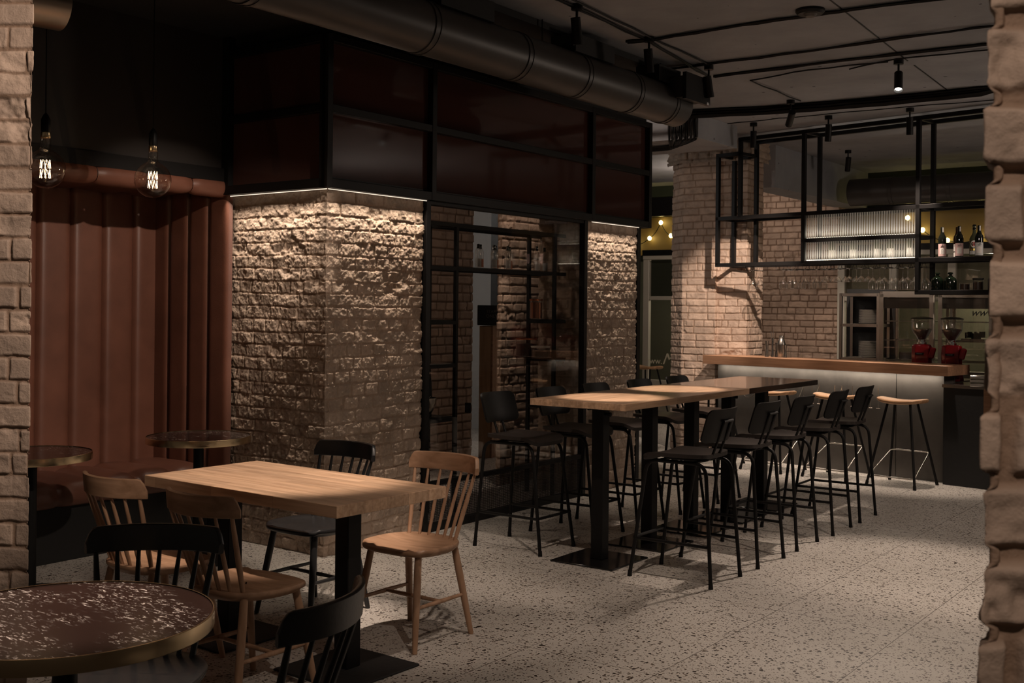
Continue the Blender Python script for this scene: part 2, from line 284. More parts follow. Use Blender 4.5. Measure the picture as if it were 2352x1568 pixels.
# ---------------------------------------------------------------- mesh building
class MB:
    def __init__(s): s.v = []; s.f = []; s.sm = []
    def add(s, vs, fs, smooth=False):
        b = len(s.v); s.v += [tuple(x) for x in vs]; s.f += [tuple(b+i for i in f) for f in fs]; s.sm += [smooth]*len(fs); return s
    def box(s, c, d, rz=0, rx=0, ry=0, bev=0):
        m = Matrix.Rotation(rz, 3, 'Z') @ Matrix.Rotation(ry, 3, 'Y') @ Matrix.Rotation(rx, 3, 'X')
        hx, hy, hz = d[0]/2, d[1]/2, d[2]/2
        if bev <= 0:
            vs = [Vector(c)+m @ Vector((x*hx, y*hy, z*hz)) for z in (-1, 1) for x, y in ((-1, -1), (1, -1), (1, 1), (-1, 1))]
            return s.add(vs, [(3, 2, 1, 0), (4, 5, 6, 7), (0, 1, 5, 4), (1, 2, 6, 5), (2, 3, 7, 6), (3, 0, 4, 7)])
        b = min(bev, hx*.9, hy*.9, hz*.9); rings = []
        def ring(ix, z): 
            x, y = hx-ix, hy-ix; k = b if ix == 0 else b*.4
            return [(x-k, -y, z), (x, -y+k, z), (x, y-k, z), (x-k, y, z), (-x+k, y, z), (-x, y-k, z), (-x, -y+k, z), (-x+k, -y, z)]
        rings = [ring(b, -hz), ring(0, -hz+b), ring(0, hz-b), ring(b, hz)]
        vs = [Vector(c)+m @ Vector(q) for r in rings for q in r]; fs = [tuple(range(7, -1, -1)), tuple(range(24, 32))]
        for r in range(3):
            for i in range(8): j = (i+1) % 8; fs.append((r*8+i, r*8+j, (r+1)*8+j, (r+1)*8+i))
        return s.add(vs, fs)
    def bar(s, p0, p1, w, h=None, up=(0, 0, 1)):
        """rectangular bar between two points"""
        h = h or w; p0 = Vector(p0); p1 = Vector(p1); z = (p1-p0).normalized(); u = Vector(up)
        if abs(z.dot(u)) > .95: u = Vector(A)
        x = z.cross(u).normalized(); y = x.cross(z).normalized()
        vs = [p+x*(a*w/2)+y*(b*h/2) for p in (p0, p1) for a, b in ((-1, -1), (1, -1), (1, 1), (-1, 1))]
        return s.add(vs, [(3, 2, 1, 0), (4, 5, 6, 7), (0, 1, 5, 4), (1, 2, 6, 5), (2, 3, 7, 6), (3, 0, 4, 7)])
    def cyl(s, p0, p1, r0, r1=None, n=12, caps=True):
        r1 = r0 if r1 is None else r1; p0 = Vector(p0); p1 = Vector(p1); z = (p1-p0).normalized()
        u = Vector((1, 0, 0)) if abs(z.x) < .8 else Vector((0, 1, 0)); x = z.cross(u).normalized(); y = z.cross(x)
        vs = [p+(x*math.cos(2*PI*i/n)+y*math.sin(2*PI*i/n))*r for p, r in ((p0, r0), (p1, r1)) for i in range(n)]
        s.add(vs, [(i, (i+1) % n, n+(i+1) % n, n+i) for i in range(n)], True)
        if caps:
            b = len(s.v)-2*n; s.f += [tuple(b+i for i in range(n-1, -1, -1)), tuple(b+n+i for i in range(n))]; s.sm += [False, False]
        return s
    def tube(s, pts, r, n=8, caps=True, closed=False):
        pts = [Vector(p) for p in pts]; N = len(pts); rings = []; prev = None
        for i, p in enumerate(pts):
            if closed: t = pts[(i+1) % N]-pts[i-1]
            else: t = pts[min(i+1, N-1)]-pts[max(i-1, 0)]
            t.normalize()
            if prev is None:
                u = Vector((0, 0, 1)) if abs(t.z) < .8 else Vector((1, 0, 0)); x = t.cross(u).normalized()
            else: x = (prev-t*prev.dot(t)).normalized()
            prev = x; y = t.cross(x); rr = r[i] if isinstance(r, (list, tuple)) else r
            rings.append([p+(x*math.cos(2*PI*k/n)+y*math.sin(2*PI*k/n))*rr for k in range(n)])
        fs = []
        for i in range(N if closed else N-1):
            j = (i+1) % N
            for k in range(n): fs.append((i*n+k, i*n+(k+1) % n, j*n+(k+1) % n, j*n+k))
        s.add([q for r_ in rings for q in r_], fs, True)
        if caps and not closed:
            b = len(s.v)-N*n; s.f += [tuple(b+k for k in range(n-1, -1, -1)), tuple(b+(N-1)*n+k for k in range(n))]; s.sm += [False, False]
        return s
    def lathe(s, prof, c=(0, 0, 0), n=24, smooth=True, capb=True, capt=True):
        vs = []
        for r, z in prof: vs += [(c[0]+r*math.cos(2*PI*k/n), c[1]+r*math.sin(2*PI*k/n), c[2]+z) for k in range(n)]
        fs = [(i*n+k, i*n+(k+1) % n, (i+1)*n+(k+1) % n, (i+1)*n+k) for i in range(len(prof)-1) for k in range(n)]
        b = len(s.v); s.add(vs, fs, smooth)
        if capb and prof[0][0] > 1e-4: s.f.append(tuple(b+k for k in range(n-1, -1, -1))); s.sm.append(False)
        if capt and prof[-1][0] > 1e-4: s.f.append(tuple(b+(len(prof)-1)*n+k for k in range(n))); s.sm.append(False)
        return s
    def prism(s, poly, z0, z1):
        n = len(poly); vs = [(x, y, z0) for x, y in poly]+[(x, y, z1) for x, y in poly]
        return s.add(vs, [tuple(range(n-1, -1, -1)), tuple(range(n, 2*n))]+[(i, (i+1) % n, n+(i+1) % n, n+i) for i in range(n)])
    def grid(s, P, smooth=True, flip=False):
        R = len(P); Cn = len(P[0]); fs = []
        for i in range(R-1):
            for j in range(Cn-1):
                q = (i*Cn+j, i*Cn+j+1, (i+1)*Cn+j+1, (i+1)*Cn+j); fs.append(q[::-1] if flip else q)
        return s.add([p for r in P for p in r], fs, smooth)
    def build(s, name, m, parent=None, angle=35, bevel=0):
        me = bpy.data.meshes.new(name); me.from_pydata([tuple(v) for v in s.v], [], s.f); me.update()
        me.polygons.foreach_set('use_smooth', [True]*len(me.polygons))
        me.set_sharp_from_angle(angle=math.radians(angle))
        me.materials.append(m); o = bpy.data.objects.new(name, me); link(o, parent)
        if bevel:
            b = o.modifiers.new('bevel', 'BEVEL'); b.width = bevel; b.segments = 2; b.limit_method = 'ANGLE'
        return o
def tag(o, label=None, cat=None, group=None, kind=None):
    if label: o['label'] = label
    if cat: o['category'] = cat
    if group: o['group'] = group
    if kind: o['kind'] = kind
    return o
def thing(name, label, cat, loc=(0, 0, 0), rz=0, group=None):
    o = bpy.data.objects.new(name, None); o.empty_display_size = .1; link(o); o.location = loc; o.rotation_euler = (0, 0, rz)
    return tag(o, label, cat, group)
KIDS = {}
def copy_tree(o, parent=None):
    c = o.copy(); COL.objects.link(c)
    if parent is not None: c.parent = parent
    for ch in [k for k in bpy.data.objects if k.parent == o and k.type != 'LIGHT']: copy_tree(ch, c)
    return c
def dup(o, loc, rz, label, group=None, sc=None):
    c = copy_tree(o); c.location = loc; c.rotation_euler = (0, 0, rz); c['label'] = label
    if group: c['group'] = group
    if sc: c.scale = sc
    return c
def arc(c, r, a0, a1, n, ax, ay):
    c = Vector(c); ax = Vector(ax); ay = Vector(ay)
    return [c+ax*(r*math.cos(a0+(a1-a0)*i/n))+ay*(r*math.sin(a0+(a1-a0)*i/n)) for i in range(n+1)]
def bent(pts, r, n=5):
    """polyline with rounded corners"""
    pts = [Vector(p) for p in pts]; out = [pts[0]]
    for i in range(1, len(pts)-1):
        a = (pts[i-1]-pts[i]); b = (pts[i+1]-pts[i]); la, lb = a.length, b.length; a.normalize(); b.normalize(); k = min(r, la*.48, lb*.48)
        p0 = pts[i]+a*k; p1 = pts[i]+b*k
        for j in range(n+1):
            t = j/n; out.append(p0*(1-t)**2+pts[i]*2*t*(1-t)+p1*t*t)
    out.append(pts[-1]); return out
# ---------------------------------------------------------------- brickwork: real relief, one mesh per pillar or wall
def vnoise(u, v, seed):
    rs = np.random.RandomState(seed); G = rs.rand(128, 128); iu = np.floor(u).astype(int); iv = np.floor(v).astype(int); fu = u-iu; fv = v-iv
    fu = fu*fu*(3-2*fu); fv = fv*fv*(3-2*fv); g = lambda a, b: G[a % 128, b % 128]
    return (g(iu, iv)*(1-fu)+g(iu+1, iv)*fu)*(1-fv)+(g(iu, iv+1)*(1-fu)+g(iu+1, iv+1)*fu)*fv
def fbm(u, v, seed, oct=4):
    s = 0; a = .5
    for i in range(oct): s = s+a*(vnoise(u*2**i, v*2**i, seed+i)-.5); a *= .55
    return s*2
def brickwork(name, path, z0, z1, m, course=.085, stretcher=.26, depth=.012, res=.008, seed=1, rough=.004, spall=.15, fine=None, zres=None, wav=1.0, jw=.0036, ramp=.0055, micro=.55):
    """path: plan polyline; the face looks to the right-hand side of the walking direction"""
    P = [Vector((p[0], p[1], 0)) for p in path]; us = []; xy = []; nr = []
    segn = []
    for i in range(len(P)-1):
        d = (P[i+1]-P[i]).normalized(); segn.append(Vector((d.y, -d.x, 0)))
    acc = 0
    for i in range(len(P)-1):
        L = (P[i+1]-P[i]).length; k = max(2, int(L/res))
        for j in range(k+(1 if i == len(P)-2 else 0)):
            t = j/k; us.append(acc+L*t); xy.append(P[i].lerp(P[i+1], t)); n = segn[i].copy()
            dist0 = L*t; dist1 = L*(1-t); R = .022
            if i > 0 and dist0 < R: n = (segn[i-1]*(1-dist0/R)*.5+segn[i]*(1-(1-dist0/R)*.5)).normalized()
            if i < len(P)-2 and dist1 < R: n = (segn[i+1]*(1-dist1/R)*.5+segn[i]*(1-(1-dist1/R)*.5)).normalized()
            nr.append(n)
        acc += L
    us = np.array(us); XY = np.array([(p.x, p.y) for p in xy]); NR = np.array([(n.x, n.y) for n in nr])
    if fine: zs = np.concatenate([np.arange(z0, fine[0], .05), np.arange(fine[0], fine[1], fine[2]), np.arange(fine[1], z1+.05, .05)])
    else: zs = np.arange(z0, z1+(zres or res), zres or res)
    zs = np.clip(zs, z0, z1)
    U, Z = np.meshgrid(us, zs)
    rs = np.random.RandomState(seed)
    Zw = Z+fbm(U*2.2, Z*2.2, seed+9, 2)*.010*wav+fbm(U*14, Z*14, seed+19, 2)*.003*wav
    row = np.floor(Zw/course).astype(int); fz = Zw-row*course
    nrow = row.max()+2; tone = np.zeros_like(U); du = np.zeros_like(U); off = np.zeros_like(U); tilt = np.zeros_like(U); sp = np.zeros_like(U)
    Uw = U+fbm(U*10, Z*10+7, seed+29, 2)*.005*wav
    for r in range(max(0, row.min()), nrow):
        mk = row == r
        if not mk.any(): continue
        x = -rs.rand()*stretcher; js = [x]
        hdr = rs.rand() < .42
        while x < acc+.3:
            x += (stretcher if not hdr else stretcher*.5)*(1+(rs.rand()-.5)*.16)
            if rs.rand() < .12: x -= stretcher*.22
            js.append(x)
        js = np.array(js); nb = len(js); bt = rs.rand(nb+1); bo = (rs.rand(nb+1)-.5); bs = (rs.rand(nb+1) < spall)*1.0; bx = rs.rand(nb+1)-.5
        q = Uw[mk]; k = np.searchsorted(js, q); k = np.clip(k, 1, nb-1)
        du[mk] = np.minimum(q-js[k-1], js[k]-q); tone[mk] = bt[k]; off[mk] = bo[k]; sp[mk] = bs[k]; tilt[mk] = bx[k]*((q-(js[k-1]+js[k])/2)/stretcher)
    dz = np.minimum(fz, course-fz)
    j = jw+.0035*fbm(U*20, Z*20, seed+39, 3); d = np.minimum(du, dz)-j
    # rounded brick corners
    rc = .008; qx = np.maximum(rc-(du-j), 0); qz = np.maximum(rc-(dz-j), 0); d = np.where((qx > 0) & (qz > 0), rc-np.sqrt(qx**2+qz**2), d)
    prof = np.clip(d/ramp, 0, 1); prof = prof*prof*(3-2*prof)
    h = -depth*(1-prof)+prof*(off*.007+tilt*.010)+rough*fbm(U*16, Z*16, seed+49, 5)
    chips = np.clip(fbm(U*7, Z*9, seed+59, 4)-.12, 0, 1)
    h -= chips*(.010+.030*sp)*prof+chips*.006
    h += fbm(U*45, Z*45, seed+69, 3)*rough*micro
    H_, W_ = U.shape
    X = XY[None, :, 0]+NR[None, :, 0]*h; Y = XY[None, :, 1]+NR[None, :, 1]*h
    ox, oy = (P[0].x, P[0].y)
    V = np.stack([X-ox, Y-oy, Z], -1).reshape(-1, 3)
    idx = np.arange(H_*W_).reshape(H_, W_); a = idx[:-1, :-1]; b = idx[:-1, 1:]; c = idx[1:, 1:]; e = idx[1:, :-1]
    Fc = np.stack([a, b, c, e], -1).reshape(-1, 4)
    me = bpy.data.meshes.new(name); me.vertices.add(len(V)); me.vertices.foreach_set('co', V.ravel()); me.loops.add(Fc.size); me.loops.foreach_set('vertex_index', Fc.ravel().astype(np.int32))
    me.polygons.add(len(Fc)); me.polygons.foreach_set('loop_start', np.arange(0, Fc.size, 4, dtype=np.int32)); me.update(calc_edges=True)
    me.polygons.foreach_set('use_smooth', np.ones(len(Fc), dtype=bool))
    ca = me.attributes.new('tone', 'FLOAT_COLOR', 'POINT'); arr = np.ones((len(V), 4), dtype=np.float32); arr[:, 0] = tone.ravel(); arr[:, 1] = 1-prof.ravel(); arr[:, 2] = 0
    ca.data.foreach_set('color', arr.ravel()); me.materials.append(m); me.validate()
    o = bpy.data.objects.new(name, me); link(o); o.location = (ox, oy, 0)
    return o
def V2(v): return (v[0], v[1])
# ================================================================= STRUCTURE
def quad_box(name, m, p0, p1, z0, z1, th, parent=None, side=1):
    """upright slab between two plan points, thickness th to the left (side=1) or right (-1)"""
    p0 = Vector((p0[0], p0[1], 0)); p1 = Vector((p1[0], p1[1], 0)); d = (p1-p0).normalized(); n = Vector((-d.y, d.x, 0))*th*side
    mb = MB(); mb.prism([V2(p0), V2(p1), V2(p1+n), V2(p0+n)], z0, z1)
    return mb.build(name, m, parent)
S = lambda o, label=None: tag(o, label, None, None, 'structure')
S(MB().box((1.5, 9, -.06), (18, 24, .12)).build('floor', M['terrazzo']), 'pale terrazzo slab floor with dark chips and thin joints')
S(MB().box((1.5, 9, CZ+.06), (18, 24, .12)).build('ceiling', M['ceiling']), 'dark grey painted concrete ceiling')
PC = Vector((-1.20, 7.29, 0)); PL = PC-X_*.95
_q = Vector((-.526, 6.41, 0)); _m = MB(); _m.prism([V2(_q-A*9-X_*0.02), V2(_q+A*3.0-X_*.02), V2(_q+A*3.0-X_*4.2), V2(_q-A*9-X_*4.2)], 3.455, CZ+.01)  # slab paints in the shade on the booth side of the ceiling
S(_m.build('ceiling', M['blackmatt']), 'black lowered ceiling over the booth side of the long duct')  # added shade slab, not a real part of the ceiling
def W(t, off=0.0, z=0.0): return PC+A*t+X_*off+Vector((0, 0, z))      # along the glazed wall, off = metres out in front of it
# brick pillars
S(brickwork('brick_pillar', [V2(PL-A*-.02+Vector((0, 0, 0))), V2(PC), V2(W(.955)), V2(W(.955, -.5))], 0, 2.46, M['brick_rough'], course=.085, seed=11, rough=.0075, spall=.4, res=.0042, depth=.0075, wav=1.8, micro=1.0), 'large painted brick corner pillar under the lit transom, beside the leather booth')
S(brickwork('brick_pillar', [V2(W(3.13, -.5)), V2(W(3.13)), V2(W(4.01)), V2(W(4.01, -.6))], 0, 2.44, M['brick_rough'], course=.085, seed=23, rough=.0075, spall=.4, res=.0055, depth=.0075, wav=1.8, micro=1.0), 'narrow painted brick pillar at the far end of the glazed wall')
LX = Vector((-1.70, 4.0, 0))
S(brickwork('brick_pillar', [V2(LX+Vector((-.62, .06, 0))), V2(LX), V2(LX+Vector((-.30, .50, 0)))], 0, CZ, M['brick'], course=.084, stretcher=.25, seed=5, rough=.0022, spall=.25, depth=.0075, fine=(.35, CZ, .0042), res=.004), 'pale painted brick pillar cropped by the left edge of the picture')
RX = Vector((.516, 1.24, 0))
S(brickwork('brick_pillar', [V2(RX+Vector((.17, .30, 0))), V2(RX), V2(RX+Vector((.42, .0, 0)))], 0, CZ, M['brick'], course=.0845, stretcher=.27, seed=77, rough=.003, spall=.1, depth=.016, jw=.005, ramp=.010, fine=(1.1, 2.1, .003), res=.0032), 'out-of-focus brick pillar cropped by the right edge of the picture')
# tall column by the bar
c1 = Vector((1.856, 13.2, 0)); c2 = Vector((1.94, 12.95, 0)); c3 = Vector((2.28, 12.70, 0)); c4 = Vector((2.315, 12.75, 0)); c5 = Vector((2.60, 12.54, 0)); c6 = Vector((2.85, 12.88, 0))
S(brickwork('brick_pillar', [V2(p) for p in (c1, c2, c3, c4, c5, c6)], 0, 3.36, M['brick'], course=.079, stretcher=.25, seed=31, rough=.005, spall=.3, res=.0065, depth=.009), 'tall sunlit-looking brick column standing at the end of the bar counter')
# ragged brick capital under the beam
S(brickwork('trim_1', [V2(c1+Vector((-.06, -.02, 0))), V2(c2+Vector((-.05, -.07, 0))), V2(c3+Vector((-.02, -.07, 0))), V2(c5+Vector((.03, -.07, 0))), V2(c6+Vector((.07, 0, 0)))], 3.27, CZ, M['brick_rough'], course=.079, seed=33, rough=.02, spall=1, res=.012, depth=.02))
# facade at the back: brick pier between windows
FO = Vector((2.12, 17.0, 0))
def FW(px, py=711): t, z = on(px, py, FO, X_); return FO+X_*t
S(brickwork('wall_back', [V2(FW(1690)), V2(FW(1925)), V2(FW(1925)+A*.4)], 0, CZ, M['brick_dark'], course=.087, stretcher=.27, seed=41, rough=.004, spall=.2, res=.008, depth=.012, jw=.005), 'rosy painted brick wall behind the bar')
S(quad_box('wall_back', M['greendark'], FO-X_*3+A*.35, FO+X_*9+A*.35, 2.35, CZ, .15), 'dark green wall band above the windows')
S(quad_box('wall_back', M['whiteframe'], FO-X_*3+A*.3, FO+X_*9+A*.3, 0, .5, .15))
# beyond the windows: ochre upper wall and green wall of the terrace room
S(quad_box('wall_terrace', M['yellow'], FO-X_*3+A*.30, FO+X_*9+A*.30, 2.44, 3.02, .04))
S(quad_box('wall_terrace', M['green'], FO-X_*3+A*1.6, FO+X_*9+A*1.6, 0, 2.6, .1))
def window(n, pa, pb, z0, z1, nm, text=None):
    pa = FW(pa); pb = FW(pb); d = (pb-pa); L = d.length; d.normalize()
    root = thing('window_%d' % n, None, None, (pa.x, pa.y, 0), math.atan2(d.y, d.x)); root['kind'] = 'structure'
    f = MB()
    f.box((L/2, 0, z1+.03), (L, .10, .07)); f.box((L/2, 0, z0-.04), (L, .12, .10))
    for i in range(nm+1): x = L*i/nm; f.box((min(max(x, .05), L-.05), 0, (z0+z1)/2), (.10, .08, z1-z0))
    f.box((L/2, 0, z0+(z1-z0)*.68), (L, .06, .06))
    f.build('frame', M['whiteframe'], root, bevel=.008)
    MB().box((L/2, .0, z1+.10), (L, .13, .08)).build('lintel', M['black'], root)
    MB().box((L/2, .0, (z0+z1)/2), (L, .008, z1-z0)).build('pane', M['pane'], root)
    MB().box((L/2, .05, z0+(z1-z0)*.84), (L, .008, (z1-z0)*.30)).build('blind', M['greendark'] if n == 3 else M['green'], root)
    return root
def text_obj(body, size, loc, rot, m, parent=None, shear=0, name='lettering', ext=.0008):
    cu = bpy.data.curves.new(name, 'FONT'); cu.body = body; cu.size = size; cu.shear = shear; cu.extrude = ext; cu.align_x = 'CENTER'; cu.align_y = 'CENTER'
    t = bpy.data.objects.new('tmp', cu); COL.objects.link(t); dg = bpy.context.evaluated_depsgraph_get(); dg.update()
    me = bpy.data.meshes.new_from_object(t.evaluated_get(dg)); bpy.data.objects.remove(t); me.materials.clear(); me.materials.append(m)
    o = bpy.data.objects.new(name, me); link(o, parent); o.location = loc; o.rotation_euler = rot; return o
w3 = window(3, 1479, 1700, .55, 2.36, 2)
w4 = window(4, 1925, 2330, .55, 2.36, 3)
tw, zw = on(1511, 829, FO, X_); t0 = on(1479, 711, FO, X_)[0]
text_obj('www.', .13, (tw-t0-.07, -.02, zw), (PI/2, 0, 0), M['cream_ink'], w3)
text_obj('M', .24, (tw-t0+.17, -.02, zw+.03), (PI/2, 0, 0), M['cream_ink'], w3, shear=.4)
# transom box
ZB, ZM, ZT = 2.375, 2.885, 3.36
def transom():
    fr = MB(); pn = MB(); g = .045
    L1 = 4.13; cor = W(-.045, .045)
    def post(p, wd=.055): fr.bar(Vector((p.x, p.y, ZB)), Vector((p.x, p.y, ZT)), wd, .05)
    le = PL-A*.045-X_*.0
    for p in (cor, W(.99, g), W(3.13, g), W(L1, g), Vector((le.x, le.y, 0)), cor-X_*.02-A*0): post(p)
    for z, h in ((ZB+.03, .06), (ZM, .05), (ZT-.025, .05)):
        for a, b in ((cor, W(L1, g)), (cor, le)):
            fr.bar((a.x, a.y, z), (b.x, b.y, z), .05, h)
    back = W(L1, g)
    fr.bar((back.x, back.y, ZB+.03), (back.x-X_.x*.9, back.y-X_.y*.9, ZB+.03), .05, .06)
    fr.bar((back.x, back.y, ZT-.03), (back.x-X_.x*.9, back.y-X_.y*.9, ZT-.03), .05, .05)
    root = thing('window_2', 'black framed transom of dark brown glass panels above the brick pillars', None); root['kind'] = 'structure'
    fr.build('frame', M['black'], root, bevel=.003)
    def pane(a, b, z0, z1):
        a = a-X_*.02; b = b-X_*.02
        m_ = MB(); m_.prism([V2(a), V2(b), V2(b-X_*.012), V2(a-X_*.012)], z0, z1); m_.build('pane', M['panelglass'], root)
    ts = (-.02, .965, 3.105, L1-.02)
    for i in range(3):
        for z0, z1 in ((ZB+.05, ZM-.02), (ZM+.02, ZT-.04)): pane(W(ts[i]+.02, g), W(ts[i+1]-.0, g), z0, z1)
    for z0, z1 in ((ZB+.05, ZM-.02), (ZM+.02, ZT-.04)):
        a = le+A*.02+X_*.02; b = cor+A*.02-X_*.02; m_ = MB(); m_.prism([V2(a), V2(b), V2(b+A*.012), V2(a+A*.012)], z0, z1); m_.build('pane', M['panelglass'], root)
    tp = MB(); a = le+A*.03; b = cor+A*.03-X_*.03; c = W(L1, .02)
    tp.prism([V2(a), V2(b), V2(c), V2(c-X_*.06), V2(b-X_*.06+A*.04), V2(a+A*.06)], ZT-.02, CZ+.01); tp.build('upper_board', M['blackmatt'], root)
    sf = MB(); q = [le+A*.03, cor+A*.03-X_*.03, W(L1, .02), W(L1, -.9), W(0, -.95)]
    sf.prism([V2(p) for p in (W(L1, .03), W(L1, -.6), W(.02, -.6), PL-X_*-.05+A*.0, cor+A*.03-X_*.02)], ZB+.052, ZB+.075); sf.build('soffit', M['black'], root)
    # LED strips tucked under the lower rail
    for a, b in ((le+A*.03, cor+A*.03-X_*.03), (W(-.02, .035), W(.95, .035)), (W(3.16, .035), W(3.98, .035))):
        MB().bar((a.x, a.y, ZB-.006), (b.x, b.y, ZB-.004), .006, .004).build('led_strip', M['led'], root)
    return root
transom()
def glazed_wall():
    root = thing('window_1', 'floor-to-transom glazed wall with black frame and perforated kick panel', None); root['kind'] = 'structure'
    f = MB()
    for t in (.985, 3.085):
        p = W(t, .0); f.bar((p.x, p.y, 0), (p.x, p.y, ZB+.03), .055, .05)
    for z, h in ((ZB+.0, .05), (.345, .035), (.03, .06)):
        a = W(.98); b = W(3.10); f.bar((a.x, a.y, z), (b.x, b.y, z), .04, h)
    f.build('frame', M['black'], root, bevel=.003)
    a, b = W(1.0), W(3.08); g = MB(); g.prism([V2(a), V2(b), V2(b-X_*.008), V2(a-X_*.008)], .36, ZB); g.build('pane', M['pane'], root)
    k = MB(); n = 165
    for i in range(n+1):
        p = W(1.0+2.08*i/n, .01); k.bar((p.x, p.y, .05), (p.x, p.y, .335), .0036, .003, up=A)
    for j in range(23):
        z = .055+.28*j/22; p, q = W(1.0, .011), W(3.08, .011); k.bar((p.x, p.y, z), (q.x, q.y, z), .003, .0036)
    k.build('perforated_panel', M['blackmatt'], root)
glazed_wall()
_p = W(4.06, -.03); S(MB().box((_p.x, _p.y, 1.2), (.05, .06, 2.4), rz=TH).build('trim_8', M['black']))
# rooms behind the glass
O1 = PC-X_*.85; O2 = PC-X_*1.95
def on_p(px, o, d=A, py=711): t, z = on(px, py, o, d); return o+d*t
S(brickwork('wall_inner', [V2(on_p(1152, O1)-X_*.045+Vector((-.01, .5, 0))), V2(on_p(1152, O1)-X_*.045), V2(on_p(1152, O1)), V2(O1+A*5.2)], 0, CZ, M['brick'], course=.083, stretcher=.27, seed=51, res=.008, rough=.003, depth=.011, spall=.15, jw=.005), 'brick wall seen through the glazing')
S(brickwork('wall_inner', [V2(O2-A*1.0), V2(on_p(1086, O2)), V2(on_p(1086, O2)+Vector((-.03, .5, 0)))], 0, CZ, M['brick'], course=.088, stretcher=.27, seed=52, res=.008, rough=.003, depth=.011, spall=.15, jw=.005), 'brick pier deep behind the glazing')
S(quad_box('wall_inner', M['greywall'], (-1.6, 15.4), (1.2, 14.6), 0, CZ, .1), 'pale grey wall beyond the brick pier')
S(quad_box('wall_inner', M['blackmatt'], PL-X_*.9+A*.0, PL-X_*.9-A*5, 0, CZ, .1), None)
# booth niche
NB = PL-X_*.80                    # back corner of the niche
S(quad_box('wall_left', M['greypanel'], PL+A*.12, PL-A*4.5, 2.47, CZ, .08, side=-1), 'dark upper wall panel above the leather booth')
S(MB().box((PL.x, PL.y, 2.96), (.14, .14, 1.12), rz=TH).build('trim_7', M['black']))
S(quad_box('trim_2', M['black'], PL-A*.02+X_*.03, PL-A*4.5+X_*.03, 2.465, 2.555, .05, side=-1))
S(quad_box('wall_booth', M['blackmatt'], NB-X_*.14+A*.04, PL+X_*.03+A*.04, 0, 2.6, .08))
S(quad_box('wall_booth', M['blackmatt'], NB+A*.14-X_*.14, NB-A*4.4-X_*.14, 0, 2.6, .1, side=-1))
S(quad_box('trim_3', M['black'], PL-A*.02-X_*.02, PL+A*.05-X_*.85, 2.48, 2.6, .1))
# ceiling beams
def beam(name, p0, p1, z0, wd, lab=None):
    p0 = Vector(p0); p1 = Vector(p1); d = (p1-p0).normalized(); n = Vector((-d.y, d.x, 0))*wd/2
    mb = MB(); mb.prism([V2(p0-n), V2(p1-n), V2(p1+n), V2(p0+n)], z0, CZ+.02); return S(mb.build(name, M['ceiling']), lab)
KB = fl(1604, 262, CZ); KB.z = 0; _m = MB(); _m.prism([V2(KB), V2(KB+A*.88), V2(KB+A*.88-X_*5), V2(KB-X_*5)], 3.275, CZ+.02)
S(_m.build('beam', M['ceiling']), 'wide concrete ceiling beam in front of the brick column, wrapped by cables')
beam('beam', (2.85, 13.0, 0), tuple(Vector((2.85, 13.0, 0))+A*4.2), 3.02, .34, 'dark ceiling beam running back from the brick column')
# far right dark boundary
S(quad_box('wall_right', M['blackmatt'], (9.6, 3), (9.6, 16), 0, CZ, .1))
# ================================================================= CEILING SERVICES
def duct(name, p0, p1, r, m, label, seams, group=None, endbox=True):
    p0 = Vector(p0); p1 = Vector(p1); d = (p1-p0).normalized(); L = (p1-p0).length
    root = thing(name, label, 'duct', p0, 0, group)
    MB().cyl((0, 0, 0), p1-p0, r, n=40).build('pipe', m, root)
    for s_ in seams:
        sm = MB()
        for a0, a1, q in ((0, .012, .006), (.012, .045, .002), (.045, .057, .006)): sm.cyl(d*(s_+a0), d*(s_+a1), r+q, n=40)
        sm.build('collar', m, root)
    return root
D0 = Vector((-.526, 6.41, 3.2)); D1 = Vector((1.27, 8.88, 3.2)); dd = (D1-D0).normalized()
dk = duct('air_duct', D0-dd*4.2, D1, .15, M['duct'], 'long dark round air duct running diagonally under the ceiling', [.5, 1.6, 2.9, 4.15, 5.05, 5.75, 6.45, 7.0], 'round air ducts under the ceiling')
for s_, ln in ((6.97, .34), (5.9, .5), (4.5, .5), (3.1, .5)): 
    q = dd*s_+Vector((0, 0, .19)); MB().bar(q-dd*ln/2, q+dd*ln/2, .20, .12).build('vent_box', M['blackmatt'], dk)
for s_ in (1.2, 3.6, 5.4, 7.0): MB().cyl(dd*s_+Vector((0, 0, .15)), dd*s_+Vector((0, 0, .30)), .005, n=6).build('hanger', M['black'], dk)
vb = thing('air_vent', 'black rectangular air vent grille at the end of the long duct', 'vent', D1-dd*.12+Vector((0, 0, .0)), TH)
MB().box((.24, 0, .10), (.03, .40, .20)).build('grille_frame', M['black'], vb)
MB().box((.12, 0, .10), (.24, .34, .16)).build('neck', M['blackmatt'], vb)
duct('air_duct', fl(60, 20, 3.2)-A*1.6, fl(120, 5, 3.2)+A*.05, .14, M['silver'], 'short bare metal duct in the top corner by the brick pillar', [.5, 1.35], 'round air ducts under the ceiling')
pa, za = on(1955, 385, Vector((4.6, 14.2, 0)), X_)
fd = Vector((4.6, 14.2, 0))+X_*pa
duct('air_duct', (fd.x, fd.y, 3.12), (fd.x+X_.x*3.2, fd.y+X_.y*3.2, 3.12), .17, M['duct'], 'dark round duct high behind the bar shelf', [.5, 1.2, 2.0], 'round air ducts under the ceiling')
